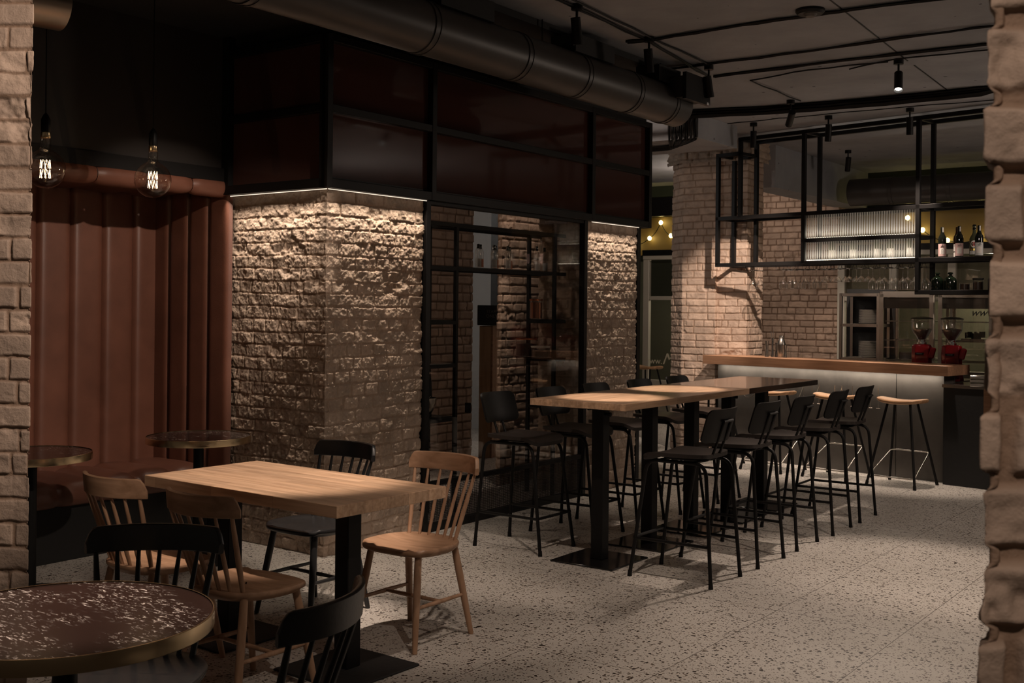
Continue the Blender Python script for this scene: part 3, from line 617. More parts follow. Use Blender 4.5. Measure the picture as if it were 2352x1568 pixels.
def cable(pix, r, label, z=CZ-.012, wob=.01, cat='cable', group='cables run across the ceiling', n=1, name='ceiling_cable'):
    pts = [fl(px, py, z) for px, py in pix]; mb = MB()
    for k in range(n):
        P = []
        for i in range(len(pts)-1):
            m_ = max(4, int((pts[i+1]-pts[i]).length/.25)); dn = (pts[i+1]-pts[i]).normalized().cross(Vector((0, 0, 1)))
            for j in range(m_): t = j/m_; P.append(pts[i].lerp(pts[i+1], t)+dn*(random.uniform(-1, 1)*wob+(k % 5-(min(n, 5)-1)/2)*r*2.1)+Vector((0, 0, random.uniform(-.4, .2)*wob-(k//5)*r*1.9)))
        P.append(pts[-1]); mb.tube(P, r, 5)
    return tag(mb.build(name, M['black']), label, cat, group)
cable([(1100, -60), (1290, 0), (1485, 92), (1628, 176)], .007, 'black ceiling cable on the duct side of the three table spotlights', n=2)
cable([(1180, -60), (1320, 2), (1490, 84), (1628, 148)], .007, 'black ceiling cable linking the three table spotlight mounts')
cable([(1440, 97), (1500, 90), (1700, 58), (1860, 35), (1950, 22), (2300, -20)], .010, 'ceiling cable passing the round smoke detector', n=2)
cable([(1540, 158), (1630, 146), (1860, 118), (2060, 87), (2300, 58)], .008, 'ceiling cable running straight across from the third table spotlight', n=2)
cable([(1640, 176), (1860, 148), (2060, 124), (2300, 98)], .010, 'straight ceiling cable nearer to the lit spotlight', n=2)
cable([(1950, 158), (2060, 135), (2300, 112)], .006, 'thin ceiling cable ending at the lit spotlight')
cable([(1840, 232), (1722, 184), (1860, 160), (2040, 142)], .006, 'thin bent cable feeding the tilted spotlight')
cable([(1580, 256), (1760, 248), (1960, 232), (2330, 196)], .012, 'thick bundle of cables crossing the ceiling toward the right-hand pillar', n=15, wob=.012, cat='cable bundle', z=CZ-.012, name='cable_bundle')
_cb = MB(); _k = fl(1604, 262, CZ)
for i in range(14):
    o_ = -X_*(.02+.022*i)-A*(.012+.012*(i % 3)); w_ = lambda: Vector((random.uniform(-.008, .008), random.uniform(-.008, .008), 0))
    a_ = _k+o_; _cb.tube(bent([a_+X_*(.3+.01*i)-A*.02+Vector((0, 0, -.02)), a_+Vector((0, 0, -.02))+w_(), a_+Vector((0, 0, -.12))+w_(), a_+Vector((0, 0, -.238))+A*.02+w_(), a_+Vector((0, 0, -.242))+A*(.25+.02*i)-X_*.25, a_+Vector((0, 0, -.242))+A*.35-X_*(1.9+.03*i)], .05, 3), .010, 5)
tag(_cb.build('cable_bundle', M['black']), 'cable bundle folding down over the end of the ceiling beam', 'cable bundle', 'cables run across the ceiling')
cable([(1670, 284), (1790, 272), (1900, 262), (2090, 244), (2300, 228)], .005, 'thin cable linking the spotlights above the bar')
seam = MB()
for a, b in (((1900, -5), (2085, 140)), ((2100, 150), (2200, 225))):
    p, q = fl(*a, CZ-.003), fl(*b, CZ-.003); seam.bar(p, q, .009, .003)
S(seam.build('trim_4', M['black']))
sd = thing('smoke_detector', 'round white-ringed smoke detector on the dark ceiling', 'smoke detector', fl(1861, 22, CZ)-Vector((0, 0, .0)))
MB().lathe([(.075, -.03), (.09, -.015), (.09, 0)], n=28).build('body', M['black'], sd); MB().lathe([(.03, -.045), (.045, -.03)], n=16).build('sensor', M['ceramic'], sd)
# spotlights
def make_spot(loc, target, lit, label):
    root = thing('ceiling_spotlight', label, 'spotlight', loc, 0, 'cylinder spotlights on the ceiling')
    MB().lathe([(.036, -.035), (.036, 0)], n=20).build('mount', M['black'], root)
    MB().cyl((0, 0, -.035), (0, 0, -.085), .008, n=8).build('stem', M['black'], root)
    d = (Vector(target)-Vector(loc)-Vector((0, 0, -.17))).normalized()
    if d.z > -.8: d = Vector((d.x, d.y, -abs(d.z))).normalized()
    c = Vector((0, 0, -.165))
    bd = MB(); bd.cyl(c-d*.082, c+d*.082, .031, n=24, caps=False); bd.cyl(c+d*.082, c+d*.06, .031, .024, n=24, caps=False); bd.cyl(c-d*.082, c-d*.0815, .031, n=24)
    bd.build('can', M['black'], root)
    MB().cyl(c+d*.062, c+d*.064, .024, n=20).build('lens', M['lens_on' if lit else 'lens_off'], root)
    return root, Vector(loc)+c+d*.075
labs = ['first of the three black spotlights in line above the bar table, next to the duct', 'middle of the three black spotlights in line above the bar table', 'third black spotlight above the bar table, farthest along the line',
        'black spotlight with its lens glowing, near the right brick pillar', 'black spotlight tilted sideways under the thick cable bundle', 'black spotlight in front of the top left corner of the hanging bar shelf',
        'black spotlight over the middle of the hanging bar shelf', 'black spotlight over the right post of the hanging bar shelf', 'small black spotlight far behind the hanging bar shelf']
for i, (loc, tg, pw, an) in enumerate(TRACK):
    r_, lp = make_spot((loc[0], loc[1], CZ), tg, i == 3, labs[i]); spot_light(lp, tg, pw, an)
for loc, tg, pw, an in OFF: spot_light((loc[0], loc[1], CZ-.2), tg, pw, an)
# LED glow of the strips
for a, b, pw in ((PL-A*.02+X_*.03, PC-A*.02-X_*.03, 3.0), (W(.0, .026), W(.94, .026), 3.4), (W(3.16, .026), W(3.98, .026), 2.6)):
    nrm = Vector((-X_.x*0, 0, 0)); out = (-A if abs((b-a).normalized().dot(X_)) > .7 else X_)
    strip_light((a.x+out.x*.030, a.y+out.y*.030, ZB-.011), (b.x+out.x*.030, b.y+out.y*.030, ZB-.011), .008, pw, Vector((0, 0, -1))-out*.02, spread=72)
point_light((-.9, 12.2, 2.9), 22, .01, (1, .95, .9)); point_light((4.6, 15.2, 3.1), 22, .01); point_light((6.2, 8.8, 2.5), 70, .25); point_light((2.62, 14.8, 3.1), 30, .01)  # unseen lights added to brighten ceiling, grey wall, back bar and window frames
spot_light(tuple(W(1.2, -.50, 3.4)), tuple(W(1.3, -.40, 0)), 150, 50); spot_light(tuple(W(2.7, -.50, 3.4)), tuple(W(2.7, -.30, 0)), 110, 50); spot_light(tuple(W(2.75, -.30, 3.4)), tuple(W(3.05, -.30, 1.4)), 120, 44); point_light(tuple(FO+X_*1.0+A*1.0+Vector((0, 0, 2.2))), 25, .01, (1, .9, .7)); point_light(tuple(FO+X_*4.6+A*1.0+Vector((0, 0, 2.2))), 40, .01, (1, .9, .7)); point_light(tuple(W(.6, -1.45, 3.2)), 26, .08); point_light(tuple(W(3.0, -.42, 3.3)), 26, .08); point_light(tuple(W(1.6, -.42, 3.3)), 10, .08); point_light((-.72, 11.5, 3.2), 34, .01, (1, .92, .85)); point_light((3.3, 17.1, 2.2), 3, .1)  # unseen lights added to brighten the rooms behind the glazing and windows
# ================================================================= BOOTH
def booth():
    root = thing('leather_booth', 'cognac leather booth with tall channelled back, bench seat and padded canopy', 'booth seating', (NB.x, NB.y, 0), TH)
    # local frame: +x along X_, +y along A; back corner of the niche at the origin
    def channel(u0, u1, z0, z1, wd, axis, dep=.040):
        n = max(1, round(abs(u1-u0)/wd)); mb = MB(); cols = []; K = 24
        for i in range(n):
            for k in range(K+(1 if i == n-1 else 0)):
                s_ = k/K; u = u0+(u1-u0)*(i+s_)/n; h = dep*(1-abs(2*s_-1)**8)
                cols.append((u, h))
        P = []
        for z in (z0, z0+.02, z1): P.append([((u, -h, z) if axis == 0 else (h, u, z)) for u, h in cols])
        mb.grid(P, True, flip=False); return mb
    channel(0.04, -3.2, .40, 2.50, .243, 1).build('back_panel', M['leather'], root, 70)
    channel(-.03, .84, .40, 2.50, .21, 0).build('back_panel', M['leather'], root, 70)
    # seat: channels running front to back, rounded front edge
    mb = MB(); wd = .29; n = 11; K = 12; P = []
    prof = [(.03, .47), (.12, .478), (.40, .478), (.52, .470), (.575, .445), (.595, .40), (.585, .36), (.55, .345)]
    for (d, z) in prof:
        row = []
        for i in range(n):
            for k in range(K+(1 if i == n-1 else 0)):
                s_ = k/K; h = .036*(1-abs(2*s_-1)**3.2); y = .02-wd*(i+s_)
                row.append((d+(h*.9 if d > .5 else 0), y, z+(h if z > .40 else 0)))
        P.append(row)
    mb.grid(P, True, flip=True); mb.build('seat_cushion', M['leather'], root, 70)
    MB().box((.29, -1.55, .175), (.54, 3.16, .35)).build('plinth', M['blackmatt'], root)
    # canopy: soffit channels and the fat front roll
    cp = MB(); P = []
    for d, z in ((.0, 2.415), (.25, 2.425), (.5, 2.432), (.72, 2.44)):
        row = []
        for i in range(9):
            for k in range(11 if i == 8 else 10): s_ = k/10; row.append((d, .03-.36*(i+s_), z-.02*(1-abs(2*s_-1)**4)))
        P.append(row)
    cp.grid(P, True)
    cp.build('canopy_soffit', M['leather'], root, 70)
    rl = MB()
    for i in range(9):
        y0 = .03-.36*i; y1 = y0-.355; c = (.775, 2.425)
        rings = []
        for k in range(13):
            t = k/12; y = y0+(y1-y0)*t; r = .052+.016*(1-abs(2*t-1)**6)
            rings.append([(c[0]+r*math.cos(a), y, c[1]+r*math.sin(a)*1.0) for a in [math.radians(-150+300*j/16-30) for j in range(17)]])
        rl.grid(rings, True, flip=True)
    rl.build('canopy_roll', M['leather'], root, 80)
booth()
# ================================================================= TABLES
def round_table(c, r, label, h=.79, leg=True):
    root = thing('round_table', label, 'table', (c[0], c[1], 0), TH, 'round brass-rimmed marble tables')
    MB().lathe([(.0001, h-.035), (r-.006, h-.035), (r-.004, h-.034), (r-.004, h-.002), (0.0001, h)], n=96, capb=False, capt=False).build('tabletop', M['marble'], root)
    rim = MB(); prof = [(r-.004, h-.040), (r, h-.040), (r+.001, h-.038), (r+.001, h+.0005), (r, h+.0015), (r-.004, h+.0015)]
    rim.lathe(prof, n=96, capb=False, capt=False); rim.build('brass_rim', M['brass'], root)
    MB().cyl((0, 0, .015), (0, 0, h-.04), .032, n=24).build('column', M['black'], root)
    MB().lathe([(.0001, h-.055), (.13, h-.05), (.13, h-.04)], n=32).build('top_plate', M['black'], root)
    MB().lathe([(.225, 0), (.225, .008), (.215, .014), (.04, .018)], n=48).build('base', M['blackmatt'], root)
    return root
round_table((-1.178, 3.006), .383, 'large round marble table with brass rim, cropped at the bottom left corner')
round_table((-1.975, 7.165), .322, 'round brass-rimmed table at the far end of the booth beside the corner pillar')
round_table((-2.66, 6.28), .322, 'round brass-rimmed table half hidden behind the left brick pillar')
def pedestal(parent, x, y, h, pl=.43, leg=.085, m=None):
    b = MB(); b.box((x, y, .006), (pl, pl, .010), bev=.003); b.build('base_plate', m or M['blackgloss'], parent)
    MB().box((x, y, .01+(h-.02)/2), (leg, leg, h-.02), bev=.004).build('leg', M['black'], parent)
    MB().box((x, y, h-.012), (.34, .34, .012)).build('top_bracket', M['black'], parent)
def dining_table():
    h = .795; ang = math.atan2(-.798, 1.045)
    root = thing('dining_table', 'light butcher block dining table on two square black pedestals', 'table', (-1.03, 5.335, 0), ang)
    MB().box((0, 0, h-.026), (1.325, .69, .052), bev=.002).build('tabletop', M['wood'], root)
    for x in (-.41, .41): pedestal(root, x, -.03, h-.05, .46, .085, M['blackmatt'])
dining_table()
BTA = math.atan2(2.62, 1.865)
def bar_table(label, start, L, legs, m):
    """start: distance along the row from the near end; the row starts at (.405, 7.06)"""
    d = Vector((math.cos(BTA), math.sin(BTA), 0)); o = Vector((.405, 7.05, 0))+d*start
    root = thing('bar_table', label, 'table', o, BTA, 'high tables in the long row'); h = 1.04
    MB().box((L/2, 0, h-.021), (L-.002, .70, .042), bev=.002).build('tabletop', m, root)
    for x in legs: pedestal(root, x, 0, h-.04, .46, .085)
    k = MB(); k.cyl((legs[0]-.0, -.06, h-.10), (legs[0], .06, h-.10), .008, n=8); k.cyl((legs[0], -.062, h-.10), (legs[0], -.075, h-.10), .014, n=10); k.build('clamp_knob', M['black'], root)
bar_table('long high table with light butcher block top, nearer half of the row', 0, 1.84, (.30, .96, 1.60), M['wood'])
bar_table('high table with dark glossy top at the bar end of the row', 1.84, 1.40, (.40, 1.05), M['wood_dark'])
# ================================================================= SPINDLE CHAIRS (local: faces +y)
def spindle_chair(name, label, group, mw, mz, mseat):
    root = thing(name, label, 'chair', (0, 0, 0), 0, group)
    # seat outline: wide rounded front, narrower rounded back
    out = []
    N = 56
    for i in range(N):
        a = 2*PI*i/N; cx_, sy_ = math.cos(a), math.sin(a)
        x = math.copysign(abs(cx_)**.62, cx_); y = math.copysign(abs(sy_)**(.62 if sy_ > 0 else .82), sy_)
        wdt = .228-(.035 if y < 0 else .0)*abs(y)**1.5
        out.append((x*wdt, y*.205+.0))
    st = MB(); rings = []
    for k, z in ((.02, .462), (.35, .462), (.62, .465), (.82, .470), (.94, .473), (.985, .470), (1.0, .462), (.985, .452), (.90, .434), (.86, .432), (.02, .432)):
        rings.append([(x*k, y*k+(.0), z-(.006 if (k < .9 and z > .45 and y < .05) else 0)-(.010 if (y*k > .16 and z > .445) else 0)) for x, y in out])
    n = N; vs = [p for r in rings for p in r]; fs = [(i*n+k, i*n+(k+1) % n, (i+1)*n+(k+1) % n, (i+1)*n+k) for i in range(len(rings)-1) for k in range(n)]
    st.add(vs, [f[::-1] for f in fs], True); st.build('seat', mseat, root, 50)
    legs = {}
    for sx in (-1, 1):
        for sy in (-1, 1):
            top = Vector((sx*.150, sy*.135-.0, .445)); ft = Vector((sx*.200, sy*.213, 0)); legs[(sx, sy)] = (top, ft)
            MB().tube([ft, ft.lerp(top, .33), ft.lerp(top, .7), top], [.0125, .0165, .0185, .0165], 14).build('leg', mz, root, 60)
    at = lambda k, f: legs[k][1].lerp(legs[k][0], f)
    for sx in (-1, 1):
        p, q = at((sx, -1), .45), at((sx, 1), .45); MB().tube([p, p.lerp(q, .5), q], [.008, .011, .008], 10).build('stretcher', mz, root, 60)
    p = at((-1, -1), .45).lerp(at((-1, 1), .45), .5); q = at((1, -1), .45).lerp(at((1, 1), .45), .5)
    MB().tube([p, p.lerp(q, .5), q], [.008, .011, .008], 10).build('stretcher', mz, root, 60)
    # crest rail: bowed board with rounded upper corners
    R = .34; half = .243; yb = -.30; P = []; K = 36
    def crest(s_):  # s_ -1..1
        a = s_*half/R; return Vector((R*math.sin(a), yb+R*(1-math.cos(a)), 0)), Vector((math.sin(a), -math.cos(a), 0))
    cr = MB(); rows = []
    for i in range(K+1):
        s_ = -1+2*i/K; c, nrm = crest(s_); e = 1-abs(s_)
        zt = .872-(.052*(1-min(1, e/.16))**2.2); zb = .782+.004*abs(s_); th = .011
        mid = (zt+zb)/2; tl = .09     # slight backward tilt
        sec = []
        for (o_, z) in ((-th, zb+.004), (-th, mid), (-th*.9, zt-.004), (-th*.4, zt), (th*.4, zt), (th*.9, zt-.004), (th, mid), (th, zb+.004), (th*.5, zb), (-th*.5, zb)):
            sec.append(c+nrm*(o_+(z-.78)*tl)+Vector((0, 0, z)))
        rows.append(sec)
    m_ = 10; vs = [p for r in rows for p in r]
    fs = [(i*m_+k, i*m_+(k+1) % m_, (i+1)*m_+(k+1) % m_, (i+1)*m_+k) for i in range(K) for k in range(m_)]
    fs += [tuple(range(m_)), tuple(range(K*m_+m_-1, K*m_-1, -1))]
    cr.add(vs, fs, True); cr.build('crest_rail', mw, root, 45)
    for i in range(7):
        s_ = -.86+1.72*i/6; c, nrm = crest(s_); top = c+Vector((0, 0, .79))
        b = Vector((s_*.172, -.178+.055*s_*s_, .455))
        r0 = .0105 if i in (0, 6) else .0085
        MB().tube([b, b.lerp(top, .35), b.lerp(top, .75), top], [r0*.9, r0*1.15, r0, r0*.75], 10).build('spindle', mz, root, 60)
    return root
def place(o, x, y, rz): o.location = (x, y, 0); o.rotation_euler = (0, 0, rz); return o
def face(dx, dy): return math.atan2(-dx, dy)
wc = place(spindle_chair('spindle_chair', 'beech spindle chair on the glass wall side of the dining table, back toward the glazing', 'beech spindle chairs', M['chairwood'], M['chairwood_z'], M['chairwood']), -.475, 5.565, face(-.588, -.809))
dup(wc, (-1.10, 4.73, 0), face(.60, .80), 'beech spindle chair on the near side of the dining table, closer to its front corner')
dup(wc, (-1.60, 5.15, 0), face(.60, .80), 'beech spindle chair nearest the leather booth on the near side of the dining table')
bc = place(spindle_chair('spindle_chair', 'black spindle chair on the far side of the dining table against the brick pillar', 'black spindle chairs', M['blackwood'], M['blackwood'], M['blackwood']), -1.045, 6.02, face(-.588, -.809))
dup(bc, (-1.18, 3.56, 0), face(.04, -1), 'black spindle chair pushed under the far side of the large round table')
dup(bc, (-.710, 3.035, 0), face(-.958, .287), 'black spindle chair cropped at the bottom edge, right of the large round table')
# ================================================================= BAR CHAIRS (local: faces +y)
def bar_chair(label):
    root = thing('bar_chair', label, 'bar chair', (0, 0, 0), 0, 'black bar chairs along the high tables'); r = .0115
    for sx in (-1, 1):
        x0, x1 = sx*.165, sx*.200; z = .712
        pts = bent([(x1, -.270, .0), (x0+sx*.004, -.215, z), (x0, .175, z), (x1, .270, .0)], .075, 6)
        sf = MB().tube(pts, r, 10).build('side_frame', M['black'], root, 60)
        for y in (-.270, .270): MB().cyl((x1, y, 0), (x1-sx*.002, y*.992, .035), .0145, .0125, n=10).build('foot_cap', M['black'], sf)
    def lx(y, f): return (.200-.035*f)
    zf = .235; f = zf/.71; xs = .200-.033*f; ys = .270-.072*f
    for sx in (-1, 1): MB().cyl((sx*xs, -ys, zf), (sx*xs, ys, zf), .0095, n=8).build('stretcher', M['black'], root)
    MB().cyl((-xs, ys, zf+.004), (xs, ys, zf+.004), .0095, n=8).build('stretcher', M['black'], root)
    MB().cyl((-.165, .10, .712), (.165, .10, .712), .009, n=8).build('cross_bar', M['black'], root)
    MB().cyl((-.165, -.12, .712), (.165, -.12, .712), .009, n=8).build('cross_bar', M['black'], root)
    # seat shell: shallow dish, falling front lip
    def shell(fn, nu, nv, th, corner, asp=1.0):
        top = []; bot = []
        for i in range(nv+1):
            a, b = [], []
            for j in range(nu+1):
                u = -1+2*j/nu; v = -1+2*i/nv
                # squircle mapping rounds the corners
                v = math.sin(v*PI/2)*.5+v*.5 if nv else v; rc = corner; e = max(0, (abs(v)-(1-rc*asp))/(rc*asp)); uu = u*(1-rc*(1-math.sqrt(max(0, 1-e*e)))); vv = v
                p, n_ = fn(uu, vv); a.append(p+n_*th/2); b.append(p-n_*th/2)
            top.append(a); bot.append(b)
        mb = MB(); mb.grid(top, True); mb.grid(bot, True, flip=True)
        nuv = nu+1; T = lambda i, j: i*nuv+j; Bo = lambda i, j: (nv+1)*nuv+i*nuv+j
        for j in range(nu): mb.f += [(T(0, j+1), T(0, j), Bo(0, j), Bo(0, j+1)), (T(nv, j), T(nv, j+1), Bo(nv, j+1), Bo(nv, j))]; mb.sm += [True]*2
        for i in range(nv): mb.f += [(T(i, 0), T(i+1, 0), Bo(i+1, 0), Bo(i, 0)), (T(i+1, nu), T(i, nu), Bo(i, nu), Bo(i+1, nu))]; mb.sm += [True]*2
        return mb
    def seatf(u, v):
        y = v*.205+.0; z = .752-.010*(1-u*u)+(-.030*max(0, (v-.55)/.45)**2)+.006*max(0, -v)**2
        return Vector((u*(.200-.012*max(0, -v)), y, z)), Vector((0, .1 if v > .6 else 0, 1)).normalized()
    shell(seatf, 16, 26, .024, .28).build('seat', M['seatpad'], root, 60)
    def backf(u, v):
        a = u*.45; R = .42
        return Vector((R*math.sin(a)*1.03, -.255+R*(1-math.cos(a))-.03*v, .935+v*.100)), Vector((math.sin(a)*-1, math.cos(a), .1)).normalized()
    shell(backf, 20, 26, .013, .22, 1.85).build('backrest', M['black'], root, 60)
    for sx in (-1, 1):
        pts = bent([(sx*.045, .10, .716), (sx*.045, -.185, .716), (sx*.045, -.272, .955)], .06, 5)
        MB().tube(pts, .0085, 8).build('back_support', M['black'], root, 60)
    MB().cyl((-.062, -.276, .960), (.062, -.276, .960), .009, n=8).build('back_bracket', M['black'], root)
    return root
fR = face(-.809, .588); fL = face(.809, -.588)
labR = ['bar chair on the walkway side, the one closest to the viewer', 'second bar chair from the viewer on the walkway side of the high tables', 'middle bar chair on the walkway side of the high tables',
        'fourth bar chair from the viewer on the walkway side of the high tables', 'bar chair on the walkway side at the bar end, last of its row']
labL = ['bar chair on the glass wall side standing clear of the table end, full backrest visible', 'second bar chair on the glass wall side, backrest cut by the near table corner', 'middle bar chair on the glass wall side of the high tables',
        'fourth bar chair on the glass wall side of the high tables', 'last bar chair on the glass wall side, in front of the brick column']
ch = place(bar_chair(labR[0]), 1.065, 6.872, fR)
Rc = [(1.065, 6.872), (1.455, 7.40), (1.82, 7.925), (2.215, 8.46), (2.565, 8.97)]
for i in range(1, 5): dup(ch, (*Rc[i], 0), fR+random.uniform(-.03, .03), labR[i])
Lc = [(.098, 7.698), (.485, 8.216), (.85, 8.715), (1.25, 9.24), (1.64, 9.76)]
for i in range(5): dup(ch, (*Lc[i], 0), fL+(0 if i < 2 else random.uniform(-.03, .03)), labL[i])
# ================================================================= BAR STOOLS
def stool(label):
    root = thing('bar_stool', label, 'bar stool', (0, 0, 0), 0, 'saddle-seat bar stools'); mb = MB(); nu, nv = 28, 14; top = []; bot = []
    rad = [.03, .35, .62, .82, .93, .985, 1.0]
    rings = []
    def pt(k, a, dz):
        x = .235*k*math.copysign(abs(math.cos(a))**.8, math.cos(a)); y = .165*k*math.copysign(abs(math.sin(a))**.8, math.sin(a))
        z = .800+.022*(abs(x)/.235)**2-.016*(abs(y)/.165)**2*(1 if y > 0 else .2)-.004
        return (x, y, z+dz)
    for k, dz in ((.03, 0), (.35, 0), (.62, 0), (.82, 0), (.93, -.001), (.985, -.006), (1.0, -.015), (.985, -.026), (.93, -.034), (.8, -.038), (.03, -.040)): rings.append([pt(k, 2*PI*i/40, dz) for i in range(40)])
    n = 40; vs = [p for r_ in rings for p in r_]; mb.add(vs, [(i*n+(k+1) % n, i*n+k, (i+1)*n+k, (i+1)*n+(k+1) % n) for i in range(len(rings)-1) for k in range(n)], True)
    mb.build('seat', M['stoolwood'], root, 50)
    L = {}
    for sx, sy in ((-1, -1), (1, -1), (1, 1), (-1, 1)):
        tp = Vector((sx*.11, sy*.075, .765)); ft = Vector((sx*.235, sy*.235, 0)); L[(sx, sy)] = (tp, ft)
        lg = MB().cyl(ft, tp, .012, n=10).build('leg', M['black'], root)
        MB().cyl(ft, ft.lerp(tp, .05), .015, n=10).build('foot_cap', M['black'], lg)
    C = [L[k][1].lerp(L[k][0], .12 if k[1] < 0 else .40) for k in ((-1, -1), (1, -1), (1, 1), (-1, 1))]
    MB().tube(bent([C[0].lerp(C[3], .5)]+[C[0], C[1], C[2], C[3]]+[C[0].lerp(C[3], .5)], .03, 3), .0065, 8, caps=False).build('foot_ring', M['steel'], root, 60)
    return root
sa = math.atan2(-.72, .69)
st = place(stool('saddle-seat bar stool at the right end of the counter, fully visible'), 3.655, 10.57, sa+.03)
for (x, y, l) in ((3.175, 11.03, 'saddle-seat bar stool behind the last two walkway bar chairs'), (2.665, 11.50, 'saddle-seat bar stool seen past the far end of the dark high table'),
                  (2.13, 11.95, 'bar stool by the brick column with its seat hidden behind the tabletop'), (1.95, 16.2, 'small wooden stool standing by the far window left of the brick column')):
    dup(st, (x, y, 0), sa+random.uniform(-.05, .05), l)
# ================================================================= PENDANTS
def pendant(px, py, Y, r, label):
    X, Z = ray(px, py)[0]*Y, H+ray(px, py)[1]*Y
    root = thing('pendant_lamp', label, 'pendant lamp', (X, Y, Z), .3, 'bare-bulb pendants over the booth')
    pf = [(.0005, -r)]+[(r*math.sin(t), -r*math.cos(t)) for t in [PI*i/20 for i in range(1, 18)]]
    k = math.sqrt(max(0, r*r-(r*.30)**2)); pf = [p for p in pf if not (p[1] > k*.999)]
    pf += [(r*.30, k+.004), (r*.25, k+.018), (r*.27, k+.045), (r*.24, k+.07)]
    MB().lathe(pf, n=40, capb=False, capt=False).build('bulb', M['bulbglass'], root, 80)
    MB().lathe([(r*.22, k+.065), (r*.24, k+.068), (r*.24, k+.095), (r*.2, k+.10)], n=20).build('brass_collar', M['brass'], root)
    MB().lathe([(r*.20, k+.095), (r*.235, k+.105), (r*.235, k+.165), (r*.12, k+.19), (.004, k+.20)], n=20).build('socket', M['black'], root)
    MB().cyl((0, 0, k+.195), (0, 0, CZ-Z-.01), .0035, n=6).build('cord', M['black'], root)
    MB().lathe([(.02, CZ-Z-.10), (.05, CZ-Z)], n=20).build('ceiling_rose', M['black'], root)
    fm = MB(); hh = r*.50; q = r*.26
    for lv in (0, 1):
        z0 = -hh+lv*hh; 
        for i in range(8):
            a0 = 2*PI*i/8; a1 = 2*PI*(i+.5)/8 
            fm.tube([(q*math.cos(a0), q*math.sin(a0), z0+.004), (q*math.cos(a1)*.9, q*math.sin(a1)*.9, z0+hh-.004)], .0011, 5)
    fm.build('filament', M['filament'], root)
    MB().cyl((0, 0, -hh-.004), (0, 0, hh+.02), .0022, n=6).build('filament_stem', M['crystal'], root)
    point_light((X, Y, Z), 1.6, .0, (1, .66, .38))
    return root
pendant(351, 413, 6.55, .104, 'round clear filament bulb hanging from a black cord over the booth bench')
pendant(104, 388, 6.05, .104, 'round clear filament bulb half hidden behind the left brick pillar')
# ================================================================= BAR COUNTER
CD = Vector((.69, -.72, 0)).normalized(); CB = Vector((.72, .69, 0)).normalized(); CA = math.atan2(CD.y, CD.x)
C0 = Vector((2.30, 12.60, 0))
def counter():
    root = thing('bar_counter', 'bar counter with concrete front, thick wooden top and hidden light strip', 'bar counter', C0, CA)
    L = 2.60
    MB().box((L/2, .12, .51), (L, .24, 1.02)).build('front_panel', M['barfront'], root)
    MB().box((L/2+.02, .05, 1.0675), (L+.20, .46, .095), bev=.002).build('counter_top', M['barwood'], root)
    MB().box((L/2, -.05, 1.0195), (L-.04, .012, .003)).build('light_strip', M['led_bar'], root)
    MB().box((L*.815, -.0012, .51), (.004, .002, 1.0)).build('panel_joint', M['black'], root)
    # back worktop and its cupboard body
    MB().box((L/2+.22, .60, .925), (L-.50, .60, .04)).build('worktop', M['steel'], root)
    MB().box((L/2+.22, .61, .45), (L-.50, .56, .90)).build('cupboard', M['blackmatt'], root)
    a = C0+CD*.03-CB*.055; b = C0+CD*(L-.03)-CB*.055
    strip_light((a.x, a.y, 1.015), (b.x, b.y, 1.015), .01, 6.5, Vector((0, 0, -1))+CB*.12, (1, .86, .70), spread=170)
    # word of bent wire letters on the concrete: open line shapes
    wl = MB(); r = .0035
    for px, y0, y1 in ((1905, 922, 942), (1890, 905, 930)): pass
    for k, x in enumerate((1.02, 1.10, 1.20, 1.28, 1.46, 1.54, 1.66, 1.86, 1.94)):
        wl.tube([(x, -.02, .86), (x, -.02, .66)], r, 5); wl.tube([(x-.02, -.02, .66), (x+.02, -.02, .66)], r, 5)
        if k % 2: wl.tube([(x, -.02, .84), (x-.06, -.02, .70)], r, 5)
    wl.tube([(.42+.09*math.cos(t/10), -.02, .76+.09*math.sin(t/10)) for t in range(20, 68, 3)], r, 5)
    wl.build('wire_lettering', M['steel'], root)
    return root
counter()
def side_counter():
    p = fl(2165, 1112); root = thing('service_counter', 'black service counter with wooden drawer front and steel top at the right', 'counter', p, CA)
    MB().box((.55, .40, .455), (1.10, .80, .91)).build('body', M['blackmatt'], root)
    MB().box((.55, .40, .925), (1.12, .82, .03)).build('worktop', M['steel'], root)
    MB().box((.75, -.012, .79), (.72, .024, .25)).build('drawer_front', M['barwood'], root)
side_counter()
